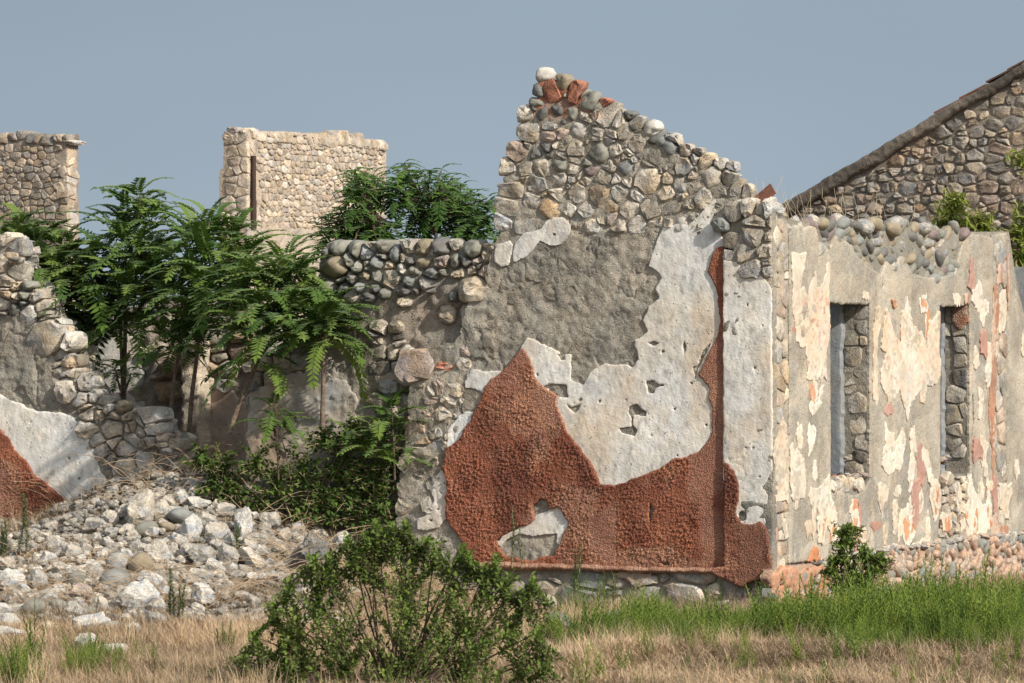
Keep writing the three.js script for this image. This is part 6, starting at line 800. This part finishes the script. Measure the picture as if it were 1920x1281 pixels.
boulder('concrete_chunk', 'flat dark grey concrete lump in the weeds below the plinth', 'concrete', 1046, 1172, 58, 40, S.k, 675);
boulder('boulder', 'dark low stone slab at the foot of the plinth, right of the concrete lump', 'boulder', 1165, 1160, 90, 26, S.k, 676);
boulder('boulder', 'grey rounded stone in the grass before the far plinth', 'boulder', 1855, 1116, 18, 26, S.g, 677);
boulder('stone_slab', 'flat grey slab lying before the cobble plinth on the right', 'slab', 1752, 1127, 42, 12, S.g, 678, { tilt: 0.12 });
boulder('stone_slab', 'small white slab of plaster in the grass before the far plinth', 'slab', 1812, 1098, 20, 8, S.w, 679, { tilt: 0.15 });
boulder('white_stone', 'upright white stone against the salmon corner of the plinth', 'stone', 1528, 1143, 15, 44, S.x, 680, { tilt: 0.05 });
{
  const mid = 'c1010,205,140,110;l1400,195,160,90;b1520,215,110,55;e910,322,140,85;t1050,308,90,55;c700,255,90,95;l600,290,150,90;l770,230,70,60;w1120,385,110,95;l1350,350,170,120;l1170,460,100,110;g1270,490,140,120;l1010,470,150,130;l900,450,90,90;w785,475,110,75;l1430,480,120,150;w1640,465,80,75;l990,570,85,60;w1345,560,100,95;c1170,740,55,95;c985,805,110,115;c640,805,75,100;l90,745,125,110;w280,750,130,90;e205,812,130,85;w20,840,110,110;c785,880,90,75;g970,885,120,110;e480,630,110,90;g600,590,110,85;w310,500,90,75;l370,570,95,85;w575,540,95,65;g230,640,130,105;w130,512,50,50;l1700,265,110,110;g1440,400,90,90;l1050,160,110,90;w1130,110,100,90;w1250,150,150,75;c1370,175,100,70;w1210,70,50,70;l1300,250,110,60;c800,330,110,70;g700,340,110,70;l450,470,120,80;l540,440,110,75;g320,430,120,80;l60,540,100,70;g140,720,100,70;l430,830,90,65;l700,740,80,80;l1080,560,80,75;g1050,650,80,60;l1130,590,85,70;c1380,620,80,70;g1500,610,110,60;l1560,420,110,80;w1690,560,60,45;g1640,380,110,70;l380,690,80,60;l640,690,70,55;w820,620,70,60'.split(';'), word = { c: 'cream', l: 'pale', b: 'blue grey', e: 'grey', t: 'brown', w: 'white', g: 'grey', p: 'pink' };
  const short = ['large upright cream block', 'big pitted white boulder', 'bright white lump', 'tan river boulder', 'grey brown river boulder', 'long slanting cream stone', 'broad flat white rock', 'low long pale rock', 'lowest small pale stone', 'half sunk pale rock', 'pointed white stone', 'smooth blue grey stone', 'tall narrow white stone', 'cracked white edge rock', 'upper flat white slab', 'lower flat white slab', 'pinkish wedge rock', 'broad rounded pale rock', 'bright white foot rock', 'smooth greenish river stone', 'flat greenish river stone', 'slanting grey slab', 'yellowish stone', 'single pale grass stone'], taken = new Set();
  const nameFor = (kindOf, x, y) => { const near = known.map((b, i) => [Math.hypot(b[0] - x, b[1] - y), i]).sort((a, b) => a[0] - b[0]); for (const [, i] of near.slice(0, 9)) { const dx = x - known[i][0], dy = y - known[i][1], a = Math.atan2(-dy, dx) * 4 / Math.PI, way = ['right of', 'upper right of', 'above', 'upper left of', 'left of', 'lower left of', 'below', 'lower right of'][(Math.round(a) + 8) % 8], l = 'rough ' + kindOf + ' heap stone, ' + way + ' the ' + short[i]; if (!taken.has(l)) { taken.add(l); return l; } } return 'rough ' + kindOf + ' stone of the rubble heap'; };
  mid.forEach((q, k) => { const m = q.slice(1).split(',').map(Number), p = zr([m[0], m[1]]), s = 570 / 1916, t = q[0]; boulder('rubble_stone', nameFor(word[t], m[0], m[1]), 'stone', p[0], p[1], m[2] * s * 1.12, m[3] * s * 1.15, S[t], 700 + k, { group: GB, geo: 'tebd'.includes(t) ? COBBLES[k % 10] : ROCKS[(k * 5) % 12], sink: 0.15 }); });
  const r = rng(801);
  for (let k = 0; k < 260; k++) {
    const a = r() * 6.28, q = Math.sqrt(r()), px = 280 + Math.cos(a) * q * 330, py = 1035 + Math.sin(a) * q * 130 - (px > 300 ? 10 : -25); if (px < -5 || px > 690 || (px < 150 && py < 1010) || py < 905) continue;
    const w = rnd(11, 32, r), t = pick('lcwglwgwl', r); boulder('small_rubble', 'small ' + word[t] + ' stone among the boulders of the rubble heap', 'stone', px, py, w, w * rnd(0.6, 0.85, r), S[t], 900 + k, { group: 'small stones among the boulders, ' + word[t], geo: t === 'e' ? pick(COBBLES, r) : pick(SMALL, r), sink: 0.2, tilt: 0.6 });
  }
  // fine rubble and gravel between them
  const geos = SMALL.slice(0, 4);
  stuff('gravel', 'fine stone chips between the boulders of the heap', 'gravel', field('gravel', geos, std(C(1, 1, 1), { map: T.stoneCol, bumpMap: T.stoneBump, bumpScale: 0.02 }), 6500, (q) => { const x = rnd(-6, -0.9, q), d = rnd(55, 62.3, q); if (q() > stony(x, d) * (0.25 + 0.75 * step(-0.2, 0.3, fbm(x * 1.5, d * 1.5, 3)))) return; const s = 0.015 + 0.075 * q() ** 3; return [x, rise(x, d) + s * 0.3, -d, s, 0.7]; }, 531, [C(0.5, 0.44, 0.36), C(0.4, 0.36, 0.3), C(0.6, 0.54, 0.46), C(0.34, 0.31, 0.27)]));
}

scene.updateMatrixWorld(true);
renderer.render(scene, camera);
